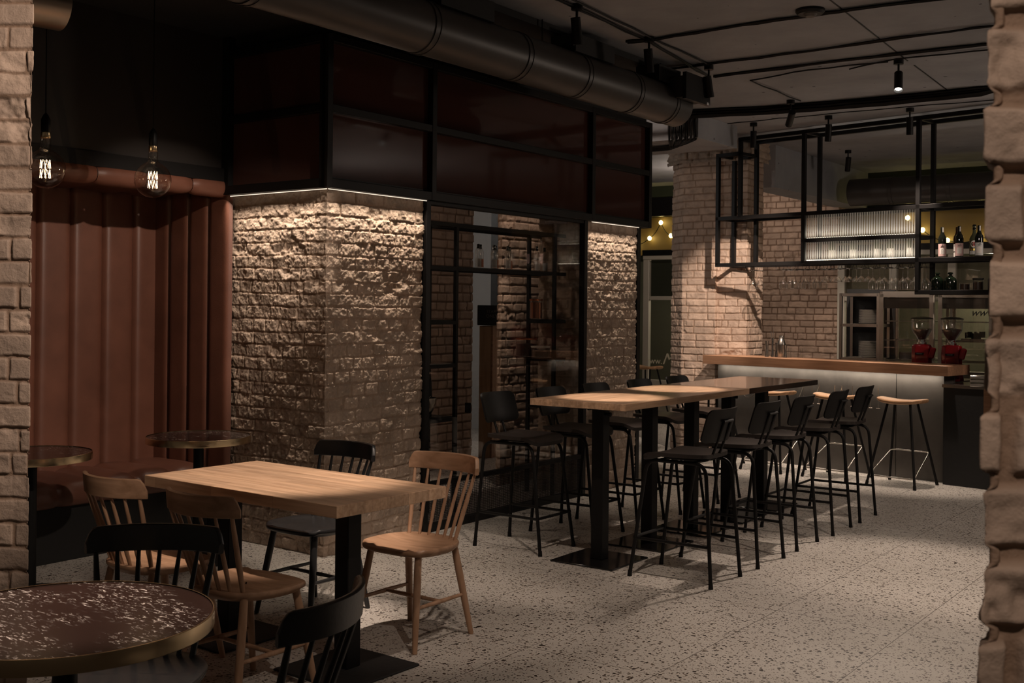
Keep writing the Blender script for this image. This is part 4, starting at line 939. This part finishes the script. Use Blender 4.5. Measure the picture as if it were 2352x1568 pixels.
# ================================================================= HANGING BAR SHELF
SO = Vector((2.237, 12.40, 0))
def S_at(px, py): return on(px, py, SO, CD)
tA = S_at(1648, 607)[0]; tB = S_at(1701, 400)[0]; tC = S_at(1846, 500)[0]; tD = S_at(2109, 500)[0]; tE = S_at(2330, 500)[0]
ZS0, ZS1, ZSM, ZSL, ZSU, ZST = 1.80, 2.105, 2.335, 2.61, 3.30, 3.47
SD = .30
shelf = thing('hanging_bar_shelf', 'black steel frame shelf hanging over the bar, with fluted glass and wine glass racks', 'hanging shelf', SO, CA)
def build_shelf():
    f = MB(); b = .040
    for y in (0, SD):
        for t, z0, z1 in ((tA, ZS1, ZSU), (tB, ZSL if y == 0 else ZS1, ZST), (tC, ZS1, ZST), (tD, ZS0, ZST), (tE, ZS0, ZST)): f.box((t, y, (z0+z1)/2), (b, b, z1-z0))
        for t0, t1, z in ((tA, tE, ZS1), (tA, tE, ZSL), (tA, tB, ZSU), (tB, tE, ZST-.02), (tC, tD, ZSM), (tD, tE, ZS0)): f.box(((t0+t1)/2, y, z), (t1-t0+b, b, b))
    for t, zs in ((tA, (ZS1, ZSL, ZSU)), (tB, (ZSL, ZST-.02, ZSU)), (tC, (ZS1, ZSM, ZSL, ZST-.02)), (tD, (ZS0, ZS1, ZSL, ZST-.02)), (tE, (ZS0, ZS1, ZSL, ZST-.02))):
        for z in zs: f.box((t, SD/2, z), (b*.8, SD, b*.8))
    f.build('frame', M['black'], shelf, bevel=.002)
    for t0, t1, z in ((tB, tC, ZSL), (tD, tE, ZS1), (tD, tE, ZSL), (tC, tD, ZS1), (tC, tD, ZSM)):
        MB().box(((t0+t1)/2, SD/2, z+.020), (t1-t0-b, SD-b, .006)).build('glass_shelf', M['pane'], shelf)
        MB().box(((t0+t1)/2, .018, z+.021), (t1-t0-b, .003, .007)).build('shelf_edge', M['steel'], shelf)
    MB().box(((tD+tE)/2, SD/2, ZS0+.019), (tE-tD, SD, .004)).build('bottom_shelf', M['black'], shelf)
    for z0, z1 in ((ZSM+.02, ZSL-.02), (ZS1+.025, ZSM-.02)):
        nfl = 46; K = 6; x0, x1 = tC+.02, tD-.02; mb = MB(); pw = (x1-x0)/nfl
        for i in range(nfl):
            row = [(x0+pw*(i+.10+.74*k/K), -.009*math.sin(PI*k/K)) for k in range(K+1)]
            mb.grid([[(x, y, z0) for x, y in row], [(x, y, z1) for x, y in row]], True)
        mb.build('fluted_panel', M['fluted'], shelf, 80)
        MB().box(((x0+x1)/2, .030, z0+.004), (x1-x0, .010, .006)).build('light_strip', M['led_bar'], shelf)
        a = SO+CD*x0+CB*.04; c = SO+CD*x1+CB*.04
        strip_light((a.x, a.y, z0+.012), (c.x, c.y, z0+.012), .01, 1.1, Vector((0, 0, 1))-CB*.12, (1, .88, .74), spread=160)
    wr = MB(); 
    for px in RACKX:
        t = S_at(px, 622)[0]; g = .030; zr = ZS1-.062
        for s_ in (-1, 1):
            x = t+s_*.048
            wr.tube(bent([(x-s_*.0, .01, ZS1-.01), (x, .01, zr+.012), (x-s_*g*.5, .01, zr)], .01, 2), .0022, 5)
            wr.tube([(x-s_*g*.5, .0, zr), (x-s_*g*.5, SD, zr)], .0022, 5); wr.tube([(x, SD-.01, ZS1-.01), (x-s_*g*.5, SD-.01, zr)], .0022, 5)
    wr.build('glass_rack', M['black'], shelf)
RACKX = [1720, 1790, 1816, 1841, 1866, 1890, 1916, 1942, 1969, 1996, 2023, 2049, 2076, 2103]
build_shelf()
# stemware hanging upside down
def goblet(kind):
    if kind == 'wine': h, rb, bh = .20, .040, .100
    elif kind == 'coupe': h, rb, bh = .135, .042, .052
    else: h, rb, bh = .215, .046, .115
    st_ = h-bh
    pf = [(.0005, 0), (.034, -.001), (.035, -.003), (.012, -.007), (.0045, -.014), (.0036, -.03), (.0036, -st_+.01), (.007, -st_)]
    for i in range(1, 9):
        t = i/8; r = rb*math.sin(min(1, .12+t*1.05)*PI*.62)/math.sin(PI*.5) if kind != 'coupe' else rb*math.sqrt(min(1, t*1.15))
        pf.append((min(rb, r) if t < .75 else r, -st_-bh*t))
    mb = MB(); mb.lathe(pf, n=20, capb=False, capt=False)
    r_, z_ = pf[-1]; mb.tube([(r_*math.cos(a*2*PI/20), r_*math.sin(a*2*PI/20), z_) for a in range(20)], .0011, 4, closed=True)
    return mb.build('wine_glass', M['crystal'], None, 80)
gl = {}
ordn = ['first', 'second', 'third', 'fourth', 'fifth', 'sixth', 'seventh', 'eighth', 'ninth', 'tenth', 'eleventh', 'twelfth', 'thirteenth', 'last']
for i, px in enumerate(RACKX):
    kind = 'wine' if i < 5 else ('coupe' if i < 9 else 'tall'); t = S_at(px, 622)[0]
    for k, dy in enumerate((.075, .215)):
        p = SO+CD*t+CB*dy; z = ZS1-.058
        nm = {'wine': 'tapered wine glass', 'coupe': 'short round cocktail glass', 'tall': 'large wine glass'}[kind]
        lab = 'upside-down %s hanging %s from the column along the rack, %s row' % (nm, ordn[i], ('front', 'rear')[k])
        if kind in gl: o = gl[kind].copy(); link(o)
        else: o = goblet(kind); gl[kind] = o
        o.location = (p.x, p.y, z); tag(o, lab, 'wine glass', 'glasses hanging from the bar rack')
# ---------------------------------------------------------------- bottles
def bottle(kind, label, loc, rz=0, group='bottles on the hanging bar shelf', m=None):
    root = thing('bottle', label, 'bottle', loc, rz, group)
    P = {'wine': (.285, .037, .17, .014), 'whisky': (.285, .036, .175, .015), 'vermouth': (.300, .042, .16, .015), 'gin': (.26, .036, .17, .014)}[kind]
    hh, r, sh, nk = P
    pf = [(.0005, 0), (r-.003, 0), (r, .004), (r, sh), (r*.93, sh+.018), (r*.62, sh+.040), (nk+.003, sh+.056), (nk, sh+.07), (nk, hh-.03), (nk+.002, hh-.028), (nk+.002, hh-.018), (nk, hh-.016), (nk, hh-.012)]
    gm = {'wine': 'winebottle', 'whisky': 'brownglass', 'vermouth': 'clearbottle', 'gin': 'clearbottle'}[kind]
    MB().lathe(pf, n=24).build('glass_body', M[m or gm], root, 40)
    MB().lathe([(nk+.0012, hh-.05), (nk+.0016, hh-.005), (nk-.002, hh)], n=20).build('cap', M['winebottle' if kind != 'whisky' else 'brownglass'], root, 40)
    return root, r
def wrap(name, root, r, a0, a1, z0, z1, m, off=.0008, n=16, ctr=-PI/2):
    P = [[(math.cos(ctr+a0+(a1-a0)*i/n)*(r+off), math.sin(ctr+a0+(a1-a0)*i/n)*(r+off), z) for i in range(n+1)] for z in (z0, z1)]
    mb = MB(); mb.grid(P, True); return mb.build(name, m, root, 80)
def disc(name, root, r, zc, rad, m, off):
    mb = MB(); ring = [(math.sin(rad*math.cos(t)/r)*(r+off), -math.cos(rad*math.cos(t)/r)*(r+off), zc+rad*math.sin(t)) for t in [2*PI*i/28 for i in range(28)]]
    mb.add([(0, -(r+off), zc)]+ring, [(0, 1+i, 1+(i+1) % 28) for i in range(28)], True); return mb.build(name, m, root, 80)
def on_shelf(px, dy, z): t = S_at(px, 600)[0]; p = SO+CD*t+CB*dy; return (p.x, p.y, z)
vz = ZS1+.0235; view = -math.radians(21)
def dress(kind, root, r, lab):
    if kind == 'wine':
        wrap('label', root, r, -1.15, 1.15, .008, .125, M[lab]); wrap('label_panel', root, r, -.55, .55, .030, .085, M['label'], .0012)
        wrap('tax_strip', root, .0155, .1, .8, .235, .28, M['label'], .0012)
        text_obj('Z', .030, (0, -r-.002, .108), (PI/2, 0, 0), M['ink'], root, .3); text_obj('la  ola', .014, (.002, -r-.002, .106), (PI/2, 0, 0), M['ink'], root, .4)
        for k in range(4): text_obj('- - -', .012, (0, -r-.002, .078-.011*k), (PI/2, 0, 0), M['ink'], root)
    elif kind == 'whisky':
        wrap('label', root, r, -1.1, 1.1, .055, .122, M['label']); wrap('lower_label', root, r, -1.1, 1.1, .005, .045, M['label'])
        text_obj("Dewar's", .018, (0, -r-.002, .105), (PI/2, 0, 0), M['ink'], root)
    elif kind == 'vermouth':
        disc('round_label', root, r, .118, .034, M['label'], .001); disc('red_disc', root, r, .118, .017, M['redink'], .0016)
        wrap('black_band', root, r, -.62, .62, .1125, .1235, M['ink'], .0022); text_obj('MARTINI', .0095, (0, -r-.0035, .118), (PI/2, 0, 0), M['label'], root)
        wrap('gold_band', root, r, -1.1, 1.1, .058, .075, M['gold']); wrap('label', root, r, -1.1, 1.1, .022, .055, M['labelgrey'])
for kind, px, dy, lb, lab in (('wine', 2157, .06, 'labelpink', 'dark wine bottle with pink ornate label, first from the shelf post'), ('whisky', 2183, .14, None, 'amber whisky bottle with cream label standing between two pink-labelled bottles'),
                              ('wine', 2197.5, .05, 'labelpink', 'dark wine bottle with pink ornate label, touching the whisky bottle'), ('vermouth', 2223, .13, None, 'pale vermouth bottle with a round white label and red disc'),
                              ('wine', 2243, .05, 'labelgrey', 'dark wine bottle with grey ornate label at the right end of the shelf')):
    root, r = bottle(kind, lab, on_shelf(px, dy, vz), view); dress(kind, root, r, lb)
for i, px in enumerate((1895, 1944, 1998, 2030, 2073)):
    root, r = bottle('gin', ['clear bottle blurred behind the fluted glass, %s' % s for s in ('nearest the column', 'second from the column side', 'middle one', 'round-shouldered fourth one', 'closest to the shelf post')][i], on_shelf(px, .13, ZS1+.0235), 0, 'bottles behind the fluted glass')
    root.scale = (1.0, 1.0, .80); wrap('label', root, .036, -1.2, 1.2, .02, .13, M['label'])
# jars on the lower shelf
jz = ZS0+.0215
def lidded(px, label):
    root = thing('apothecary_jar', label, 'jar', on_shelf(px, .12, jz), 0, 'dark green jars with knob stoppers')
    MB().lathe([(.0005, 0), (.055, 0), (.058, .006), (.058, .085), (.052, .105), (.038, .120), (.022, .128), (.021, .134)], n=32).build('body', M['greenglass'], root, 40)
    MB().lathe([(.022, .130), (.024, .136), (.012, .141), (.012, .145), (.020, .150), (.024, .158), (.019, .167), (.0005, .170)], n=24).build('stopper', M['greenglass'], root, 40)
lidded(2140, 'dark green glass jar with knob stopper next to the shelf post'); lidded(2170, 'dark green glass jar with knob stopper, second from the shelf post')
def jar(px, label, r, h, fill, z=None, loc=None, lid=None, cat='jar', group='small jars on shelves', content='amber'):
    root = thing('glass_jar', label, cat, loc or on_shelf(px, .12, jz), 0, group)
    MB().lathe([(.0005, 0), (r, .0), (r, h)], n=28, capt=False).build('glass_body', M['crystal'], root, 40)
    MB().lathe([(.0005, .004), (r-.004, .004), (r-.004, fill), (.0005, fill+.003)], n=28).build('contents', M[content], root, 40)
    if lid: MB().lathe([(r+.002, h-.004), (r+.004, h), (r+.004, h+.010), (.0005, h+.012)], n=28).build('lid', M[lid], root, 40)
    return root
jar(2203, 'low dark preserve jar between the green jars and the taller jar', .045, .065, .055); jar(2234, 'taller dark jar with flat black lid on the low shelf', .046, .100, .075, lid='black')
ds = thing('soap_dispenser', 'grey stoneware pump dispenser at the right end of the low shelf', 'dispenser', on_shelf(2269, .12, jz))
MB().lathe([(.0005, 0), (.045, 0), (.047, .005), (.047, .10), (.043, .108), (.012, .112)], n=28).build('body', M['ceramic'], ds)
pm = MB(); pm.cyl((0, 0, .11), (0, 0, .145), .007, n=10); pm.cyl((0, 0, .142), (-.035, 0, .138), .006, n=8); pm.box((0, 0, .147), (.03, .022, .008)); pm.build('pump', M['black'], ds)
# tools on the bar top
BZ = 1.117
def on_bar(px, dy, z=BZ): t = on(px, 815, C0, CD)[0]; p = C0+CD*t+CB*dy; return (p.x, p.y, z)
shk = thing('cocktail_shaker', 'steel cocktail shaker standing among bar tools at the column end of the counter', 'shaker', on_bar(1780, .12))
MB().lathe([(.0005, 0), (.038, 0), (.048, .13), (.047, .14), (.033, .185), (.026, .20), (.024, .23), (.0005, .235)], n=28).build('body', M['steel'], shk, 50)
for i, (px, h, r, mm) in enumerate(((1754, .17, .022, 'steel'), (1763, .20, .016, 'chrome'), (1769, .15, .02, 'chrome'), (1796, .13, .02, 'steel'), (1803, .10, .018, 'crystal'), (1826, .10, .016, 'crystal'))):
    nm = ('jigger', 'bar spoon holder', 'strainer cup', 'steel tumbler', 'small shot glass', 'small stemmed glass')[i]
    o = thing(nm.replace(' ', '_'), ['steel jigger at the column end of the bar tools', 'tall chrome holder of bar spoons beside the jigger', 'chrome strainer cup left of the shaker', 'steel tumbler just right of the shaker', 'small shot glass right of the steel tumbler', 'small stemmed glass alone on the counter top'][i], 'bar tool' if i < 4 else 'glass', on_bar(px, .06+.03*(i % 3)), 0, 'bar tools on the counter top')
    MB().lathe([(.0005, 0), (r, 0), (r*.8, h*.4), (r*.7, h*.5), (r, h)], n=18, capt=mm != 'crystal').build('body', M[mm], o, 50)
    if i == 1:
        sp = MB()
        for k in range(5): a = k*1.26; sp.cyl((.006*math.cos(a), .006*math.sin(a), .1), (.02*math.cos(a), .02*math.sin(a), h+.05+.01*k), .002, n=5)
        sp.build('spoons', M['chrome'], o)
# grinders
def grinder(label, X, Y, rz):
    root = thing('coffee_grinder', label, 'coffee grinder', (X, Y, .947), rz, 'red coffee grinders')
    def ring(w_, d_, z, dy=0): return [(x, y+dy, z) for x, y in ((-w_*.5, -d_*.32), (-w_*.32, -d_*.5), (w_*.32, -d_*.5), (w_*.5, -d_*.32), (w_*.5, d_*.32), (w_*.32, d_*.5), (-w_*.32, d_*.5), (-w_*.5, d_*.32))]
    mb = MB(); rs_ = [ring(.20, .30, 0), ring(.205, .31, .02), ring(.19, .28, .07), ring(.175, .21, .10, .03), ring(.180, .22, .26, .02), ring(.170, .21, .335, .02), ring(.14, .17, .350, .02)]
    vs_ = [p for r_ in rs_ for p in r_]; mb.add(vs_, [(i*8+k, i*8+(k+1) % 8, (i+1)*8+(k+1) % 8, (i+1)*8+k) for i in range(6) for k in range(8)]+[tuple(range(48, 56)), tuple(range(7, -1, -1))])
    mb.build('body', M['red'], root, 30, bevel=.006)
    MB().box((.09, -.06, .265), (.05, .14, .11), ry=.25, bev=.01).build('dosing_chamber', M['red'], root)
    MB().box((-.02, -.098, .255), (.075, .012, .022)).build('name_badge', M['black'], root)
    text_obj('CEADO', .014, (-.02, -.1055, .255), (PI/2, 0, 0), M['chrome'], root)
    MB().lathe([(.045, .345), (.045, .365), (.032, .372), (.032, .392), (.04, .395)], c=(0, .02, 0), n=24).build('neck', M['chrome'], root)
    MB().lathe([(.030, .385), (.045, .41), (.078, .465), (.092, .50), (.095, .60)], c=(0, .02, 0), n=32, capb=False, capt=False).build('hopper', M['crystal'], root, 60)
    MB().lathe([(.0005, .39), (.028, .392), (.042, .412), (.074, .465), (.087, .498), (.06, .505), (.0005, .515)], c=(0, .02, 0), n=28).build('coffee_beans', M['beans'], root, 60)
    MB().lathe([(.097, .598), (.099, .606), (.06, .618), (.0005, .624)], c=(0, .02, 0), n=32).build('lid', M['black'], root, 40)
    MB().box((.0, -.16, .03), (.05, .01, .035)).build('brand_plate', M['label'], root); return root
q1 = 2600/11.0
grinder('red coffee grinder with bean hopper, nearer the fridges', (2118-1176)/F*11.3, 11.3, -.35).scale = (1.08, 1.08, 1.0)
grinder('red coffee grinder with bean hopper, next to the coffee machine', (2187-1176)/F*11.05, 11.05, -.35).scale = (1.08, 1.08, 1.0)
cm = thing('espresso_machine', 'red side of an espresso machine half hidden by the right brick pillar', 'espresso machine', ((2300-1176)/F*10.7, 10.7, .947), -.4)
MB().box((.10, .1, .24), (.32, .5, .48), bev=.05).build('housing', M['red'], cm); MB().box((.0, -.16, .47), (.22, .02, .02)).build('chrome_trim', M['chrome'], cm)
MB().box((-.16, -.2, .06), (.16, .2, .012)).build('drip_tray', M['steel'], cm)
kb = thing('knock_box', 'small steel knock box stack on the service counter', 'knock box', (4.24, 10.28, .94), -.4)
for k in range(3): MB().box((0, 0, .02+.035*k), (.14, .14, .030), bev=.004).build('tray', M['steel'], kb)
# ================================================================= BACK BAR
def plate_rack():
    o = Vector((4.0, 14.3, 0)); d = X_
    t0, t1 = on(1932, 680, o, d)[0], on(2018, 680, o, d)[0]; p = o+d*t0; w_ = t1-t0
    root = thing('steel_rack', 'open stainless steel rack holding stacks of white plates', 'shelf rack', p, TH); f = MB(); b = .035
    for x in (0, w_):
        for y in (0, .40): f.box((x, y, .92), (b, b, 1.84))
    for z in (1.82, 1.44, 1.02, .3):
        for y in (0, .40): f.box((w_/2, y, z), (w_, b, b))
        for x in (0, w_): f.box((x, .2, z), (b, .4, b))
        f.box((w_/2, .2, z), (w_, .4, .01))
    f.build('frame', M['steel'], root)
    MB().box((w_/2, .43, .95), (w_+.15, .03, 1.9)).build('back_sheet', M['blackmatt'], root)
    Rm = Matrix.Rotation(TH, 3, 'Z'); first = None
    for zi, z in enumerate((1.46, 1.04)):
        for k in range(13 if zi == 0 else 15):
            q = p+Rm @ Vector((w_*.62, .17, 0))
            if first is None:
                first = MB().lathe([(.0005, 0), (.06, 0), (.10, .006), (.118, .011), (.118, .013), (.10, .009), (.0005, .003)], n=32).build('plate', M['porcelain'], None, 50); c = first
            else: c = first.copy(); link(c)
            c.location = (q.x, q.y, z+.0135*k)
            tag(c, ('white plate in the upper stack on the steel rack', 'white plate in the lower stack on the steel rack')[zi], 'plate', ('white plates stacked on the upper rack shelf', 'white plates stacked on the lower rack shelf')[zi])
plate_rack()
def fridge(px0, px1, label, www):
    o = Vector((4.25, 13.9, 0)); d = X_; t0, t1 = on(px0, 680, o, d)[0], on(px1, 680, o, d)[0]; p = o+d*t0; w_ = t1-t0; h = 1.86; D = .62
    root = thing('display_fridge', label, 'display fridge', p, TH, 'glass-door display fridges'); f = MB(); b = .035
    for x in (b/2, w_-b/2):
        for y in (0, D): f.box((x, y, h/2), (b, b, h))
    for z in (h-b/2, .04):
        for y in (0, D): f.box((w_/2, y, z), (w_, b, b))
        for x in (b/2, w_-b/2): f.box((x, D/2, z), (b, D, b))
    f.box((w_/2, D/2, .45), (w_, D, .9)); f.box((w_/2, D/2, h-.01), (w_, D, .02))
    f.build('housing', M['steel'], root)
    dr = MB()
    for x in (.03, w_-.03): dr.box((x, -.03, 1.35), (.045, .03, .95))
    for z in (.90, 1.81): dr.box((w_/2, -.03, z), (w_-.02, .03, .045))
    dr.build('door_frame', M['steel'], root); MB().box((w_/2, -.03, 1.35), (w_-.1, .005, .86)).build('door_glass', M['pane'], root)
    MB().box((w_/2, D-.02, 1.35), (w_-.06, .006, .9)).build('back_glass', M['pane'], root)
    MB().box((w_/2, .05, 1.72), (w_-.08, .03, .13)).build('control_panel', M['ceramic'], root)
    for z in (1.03, 1.27, 1.50): 
        g = MB()
        for k in range(15): g.cyl((.05, .04+k*(D-.08)/14, z), (w_-.05, .04+k*(D-.08)/14, z), .0028, n=5)
        g.cyl((.05, .03, z), (w_-.05, .03, z), .006, n=6); g.build('wire_shelf', M['steel'], root)
    if www: text_obj('www', .12, (w_*.80, -.036, 1.61), (PI/2, 0, 0), M['ink'], root, .4); text_obj('WWW', .055, (w_*.44, -.036, .97), (PI/2, 0, 0), M['cream_ink'], root)
    return root, p, w_
Rm = Matrix.Rotation(TH, 3, 'Z')
r1, p1, w1 = fridge(2022, 2148, 'glass-door display fridge beside the steel plate rack', False)
r2, p2, w2 = fridge(2156, 2285, 'glass-door display fridge with WWW lettering behind the second grinder', True)
def food(p, x, y, z, kind, label):
    q = p+Rm @ Vector((x, y, 0))
    root = thing(kind.replace(' ', '_'), label, kind, (q.x, q.y, z), TH)
    if kind == 'cake':
        MB().lathe([(.0005, 0), (.10, .0), (.10, .075), (.09, .08), (.0005, .082)], n=28).build('sponge', M['beans'], root, 40); MB().lathe([(.0005, -.006), (.13, -.004), (.13, -.001), (.0005, -.001)], n=28).build('plate', M['steel'], root)
    else:
        MB().box((0, 0, .015), (.26, .2, .03), bev=.008).build('tray', M['steel'], root); mb = MB()
        for i in range(9): mb.box((-.09+.022*i, random.uniform(-.03, .03), .06+random.uniform(-.01, .02)), (.02, .09, .07), rz=random.uniform(-.4, .4))
        mb.build('greens', M['greenglass'], root)
food(p1, w1*.40, .25, 1.035+.008, 'cake', 'dark layered cake inside the fridge next to the plate rack')
food(p2, w2*.55, .25, 1.275, 'salad tray', 'tray of dark leaves inside the fridge behind the second grinder')
# fairy lights on the ochre wall
def fairy(pix, label):
    o = FO+A*.24
    def at(px, py): t, z = on(px, py, o, X_); q = o+X_*t; return Vector((q.x, q.y, z))
    pts = [at(*p) for p in pix]; root = thing('string_lights', label, 'string lights', pts[0], 0, 'warm string lights')
    P = []
    for i in range(len(pts)-1):
        for j in range(8): t = j/8; P.append(pts[i].lerp(pts[i+1], t)-pts[0]-Vector((0, 0, .10*math.sin(PI*t)*(.4))))
    P.append(pts[-1]-pts[0]); MB().tube(P, .006, 5).build('wire', M['black'], root)
    for k, p in enumerate(pts):
        if k % 1 == 0: MB().lathe([(.0005, -.035)]+[(.032*math.sin(PI*i/8), -.035*math.cos(PI*i/8)) for i in range(1, 8)]+[(.0005, .035)], c=p-pts[0], n=12).build('bulb', M['fairy'], root, 80)
        point_light(p-Vector((0, .08, 0)), .35, .03, (1, .74, .25))
fairy([(1455, 560), (1492, 547), (1518, 511), (1541, 541), (1580, 520)], 'string lights on the ochre wall left of the brick column')
fairy([(2085, 500), (2119, 528), (2176, 552), (2249, 547), (2300, 520)], 'string lights on the ochre wall behind the bottles')
# ================================================================= ETAGERE BEHIND THE GLASS
EO = W(0, -.22)
def e_at(px, py): return on(px, py, EO, A)
ea, eb, ec, ed = e_at(930, 600)[0], e_at(1048, 600)[0], e_at(1273, 700)[0], e_at(1340, 700)[0]
em = e_at(1272, 700)[0]
def etagere():
    root = thing('display_shelving', 'black steel display shelving just behind the glazed wall', 'shelving', (EO.x, EO.y, 0), TH); f = MB(); b = .028; D = -.27
    zt = 2.25
    for y in (0, D):
        x = y
        for t, z0 in ((ea, .0), (eb, 0), (ec, 0), (ed, 0)): f.box((x, t, (z0+zt)/2), (b, b, zt-z0))
        for z in (zt, 1.915): f.box((x, (ea+ed)/2, z), (b, ed-ea, b))
        for z in (1.50, 1.17, .76): f.box((x, (ea+eb)/2, z), (b, eb-ea, b)); f.box((x, (ec+ed)/2, z), (b, ed-ec, b))
    for t in (ea, eb, ec, ed):
        for z in (zt, 1.915, 1.50, 1.17, .76): f.box((D/2, t, z), (abs(D), b, b))
    f.build('frame', M['black'], root)
    for t0, t1, zs in ((ea, eb, (1.50, 1.17, .76)), (ec, ed, (1.50, 1.17, .76)), (ea, ed, (1.915,))):
        for z in zs: MB().box((D/2, (t0+t1)/2, z+.017), (abs(D)-b, t1-t0-b, .006)).build('shelf', M['pane'] if z > 1.9 else M['steel'] if z == 1.17 else M['black'], root)
etagere()
def on_e(px, dx, z, py=700): t = e_at(px, py)[0]; p = EO+A*t-X_*dx; return (p.x, p.y, z)
for i, (px, k, lm) in enumerate(((1120, 'gin', 'labelgrey'), (1134, 'gin', 'orange'), (1156, 'gin', 'labelgrey'), (1168, 'gin', 'orange'), (1187, 'gin', 'label'), (1200, 'gin', 'orange'), (1254, 'wine', 'label'), (1280, 'wine', 'labelgrey'), (1294, 'whisky', 'label'), (1303, 'wine', 'labelgrey'), (1317, 'whisky', 'label'), (1329, 'wine', 'label'))):  # reflections of the bar shelf in the glazing, built as solid bottles
    col = {'labelgrey': 'grey', 'orange': 'orange', 'label': 'cream'}[lm]
    lab = ['grey-labelled bottle first in line on the high glass shelf', 'orange-labelled bottle beside the grey-labelled first bottle', 'grey-labelled bottle after the gap, third in line', 'orange-labelled bottle in the middle of the bottle line', 'tall cream-labelled bottle between two orange-labelled ones', 'orange-labelled bottle just before the shelf upright', 'cream-labelled bottle alone past the thin upright', 'grey-labelled bottle at the thick upright', 'cream-labelled whisky bottle just past the thick upright', 'grey-labelled bottle close behind the whisky bottle', 'cream-labelled whisky bottle second from the end', 'last cream-labelled bottle at the far post of the glazing'][i]
    root, r = bottle(k, lab, on_e(px, .10+.04*(i % 2), 1.937), TH+PI/2-.55, 'bottles behind the glazed wall', m='crystal')
    root.scale = (.74, .74, .74); wrap('label', root, r, -1.0, 1.0, .01, .10 if k != 'whisky' else .12, M[lm])
jar(0, 'low glass bean jar, bottom of the stacked pair at the near post', .075, .075, .055, loc=on_e(993, .14, 1.195), lid='steel', content='beans')
jar(0, 'small glass jar stacked on the wider bean jar by the near post', .055, .07, .05, loc=on_e(991, .14, 1.285), lid='steel', content='beans')
jar(0, 'wide clip-top jar of coffee beans in the right bay of the shelving', .080, .085, .06, loc=on_e(1260, .08, 1.195), lid='porcelain', content='beans')
jar(0, 'larger bean jar standing behind the clip-top jar', .090, .15, .11, loc=on_e(1262, .24, 1.195), lid='copper', content='beans')
jar(0, 'tall jar of red beans by the upright in the right bay', .055, .16, .14, loc=on_e(1262, .14, 1.525), lid='copper', content='copper')
for i, (px, l) in enumerate(((989, 'dark striped tin at the near post of the shelving'), (1318, 'dark ribbed tin near the far post of the shelving'))):
    o = thing('tin', l, 'tin', on_e(px, .12, 1.522), TH, 'dark tins on the shelving'); MB().lathe([(.0005, 0), (.055, 0), (.055, .12), (.0005, .125)], n=28).build('body', M['black'], o, 40); s_ = MB()
    for k in range(7): a = k*.5-PI*.9; s_.cyl((.0555*math.cos(a), .0555*math.sin(a), .004), (.0555*math.cos(a), .0555*math.sin(a), .118), .0022, n=5)
    s_.build('ribs', M['copper'], o)
cb = thing('coffee_bag', 'black coffee bag with white script on the shelf by the near post', 'coffee bag', on_e(1000, .15, .785), TH+PI/2-.5)
mb = MB(); P = []
for z, w_, d_ in ((0, .17, .10), (.12, .18, .105), (.26, .18, .06), (.32, .175, .015), (.335, .175, .012)): P.append([(x*w_/2, y*d_/2, z) for x, y in ((-1, -.8), (-.85, -1), (.85, -1), (1, -.8), (1, .8), (.85, 1), (-.85, 1), (-1, .8), (-1, -.8))])
mb.grid(P, False); mb.build('pouch', M['black'], cb); text_obj('Natalie', .05, (.01, -.056, .16), (PI/2, 0, 0), M['label'], cb, .5) if False else None
sc_ = MB(); sc_.tube([(-.06+.013*i, -.056, .155+.012*math.sin(i*1.9)+(.012 if i in (3, 6) else 0)) for i in range(11)], .0016, 5); sc_.build('script_lettering', M['label'], cb)
bw = thing('mixing_bowl', 'dark steel mixing bowl in front of the black coffee bag', 'bowl', on_e(996, .10, .782), 0)
MB().lathe([(.04, 0), (.045, .004), (.08, .05), (.105, .115), (.108, .15), (.105, .15), (.10, .115), (.075, .05), (.0005, .008)], n=36).build('body', M['steel'], bw, 60); bw.scale = (1, 1, 1)
# passage beyond: wooden cabinet, black box, dark post
def passage():
    Y = 12.2; pX = lambda px: (px-1176)/F*Y
    cab = thing('tall_cabinet', 'tall pale wooden cabinet standing in the passage behind the glass', 'cabinet', (pX(1104), Y, 0), -.35)
    w_ = .19
    MB().box((w_/2-.04, .2, .71), (.13, .4, 1.42)).build('body', M['palewood'], cab)
    MB().box((w_/2+.035, .2, .71), (.02, .38, 1.42)).build('side_panel', M['barwood'], cab)
    bx = thing('black_box', 'black box with faint lettering on top of the pale cabinet', 'box', (pX(1100)-.02, Y-.03, 1.425), -.35)
    MB().box((.12, .2, .11), (.24, .38, .215), bev=.004).build('carton', M['black'], bx)
    text_obj('STAFF', .045, (.17, .006, .15), (PI/2, 0, 0), M['ceramic'], bx); text_obj('ONLY', .05, (.17, .006, .10), (PI/2, 0, 0), M['ceramic'], bx)
    S(quad_box('door_1', M['blackmatt'], (pX(1124), Y+.7), (pX(1143)+.06, Y+.66), 0, CZ, .12))
    so = thing('wall_socket', 'black wall socket on the brick pier behind the glass', 'socket', (pX(1089)-.02, Y-.95, .62), TH); MB().box((0, 0, 0), (.07, .02, .10), bev=.004).build('plate', M['black'], so)
passage()
sp_ = thing('wall_speaker', 'black wall fixture with round horn on the brickwork behind the bar', 'wall lamp', tuple(FW(1903)+Vector((0, 0, 3.22))-A*.05), TH)
MB().box((0, 0, .13), (.19, .10, .15), bev=.01).build('bracket', M['black'], sp_); MB().cyl((0, .02, -.04), (0, -.10, -.04), .085, .10, n=28).build('horn', M['black'], sp_)
S(quad_box('trim_6', M['black'], FO-X_*3-A*.1, FW(1700)-A*.1, 3.0, 3.28, .1))
S(quad_box('trim_5', M['black'], FW(2010)-A*.02, FW(2330)-A*.02, 2.95, 3.02, .05))
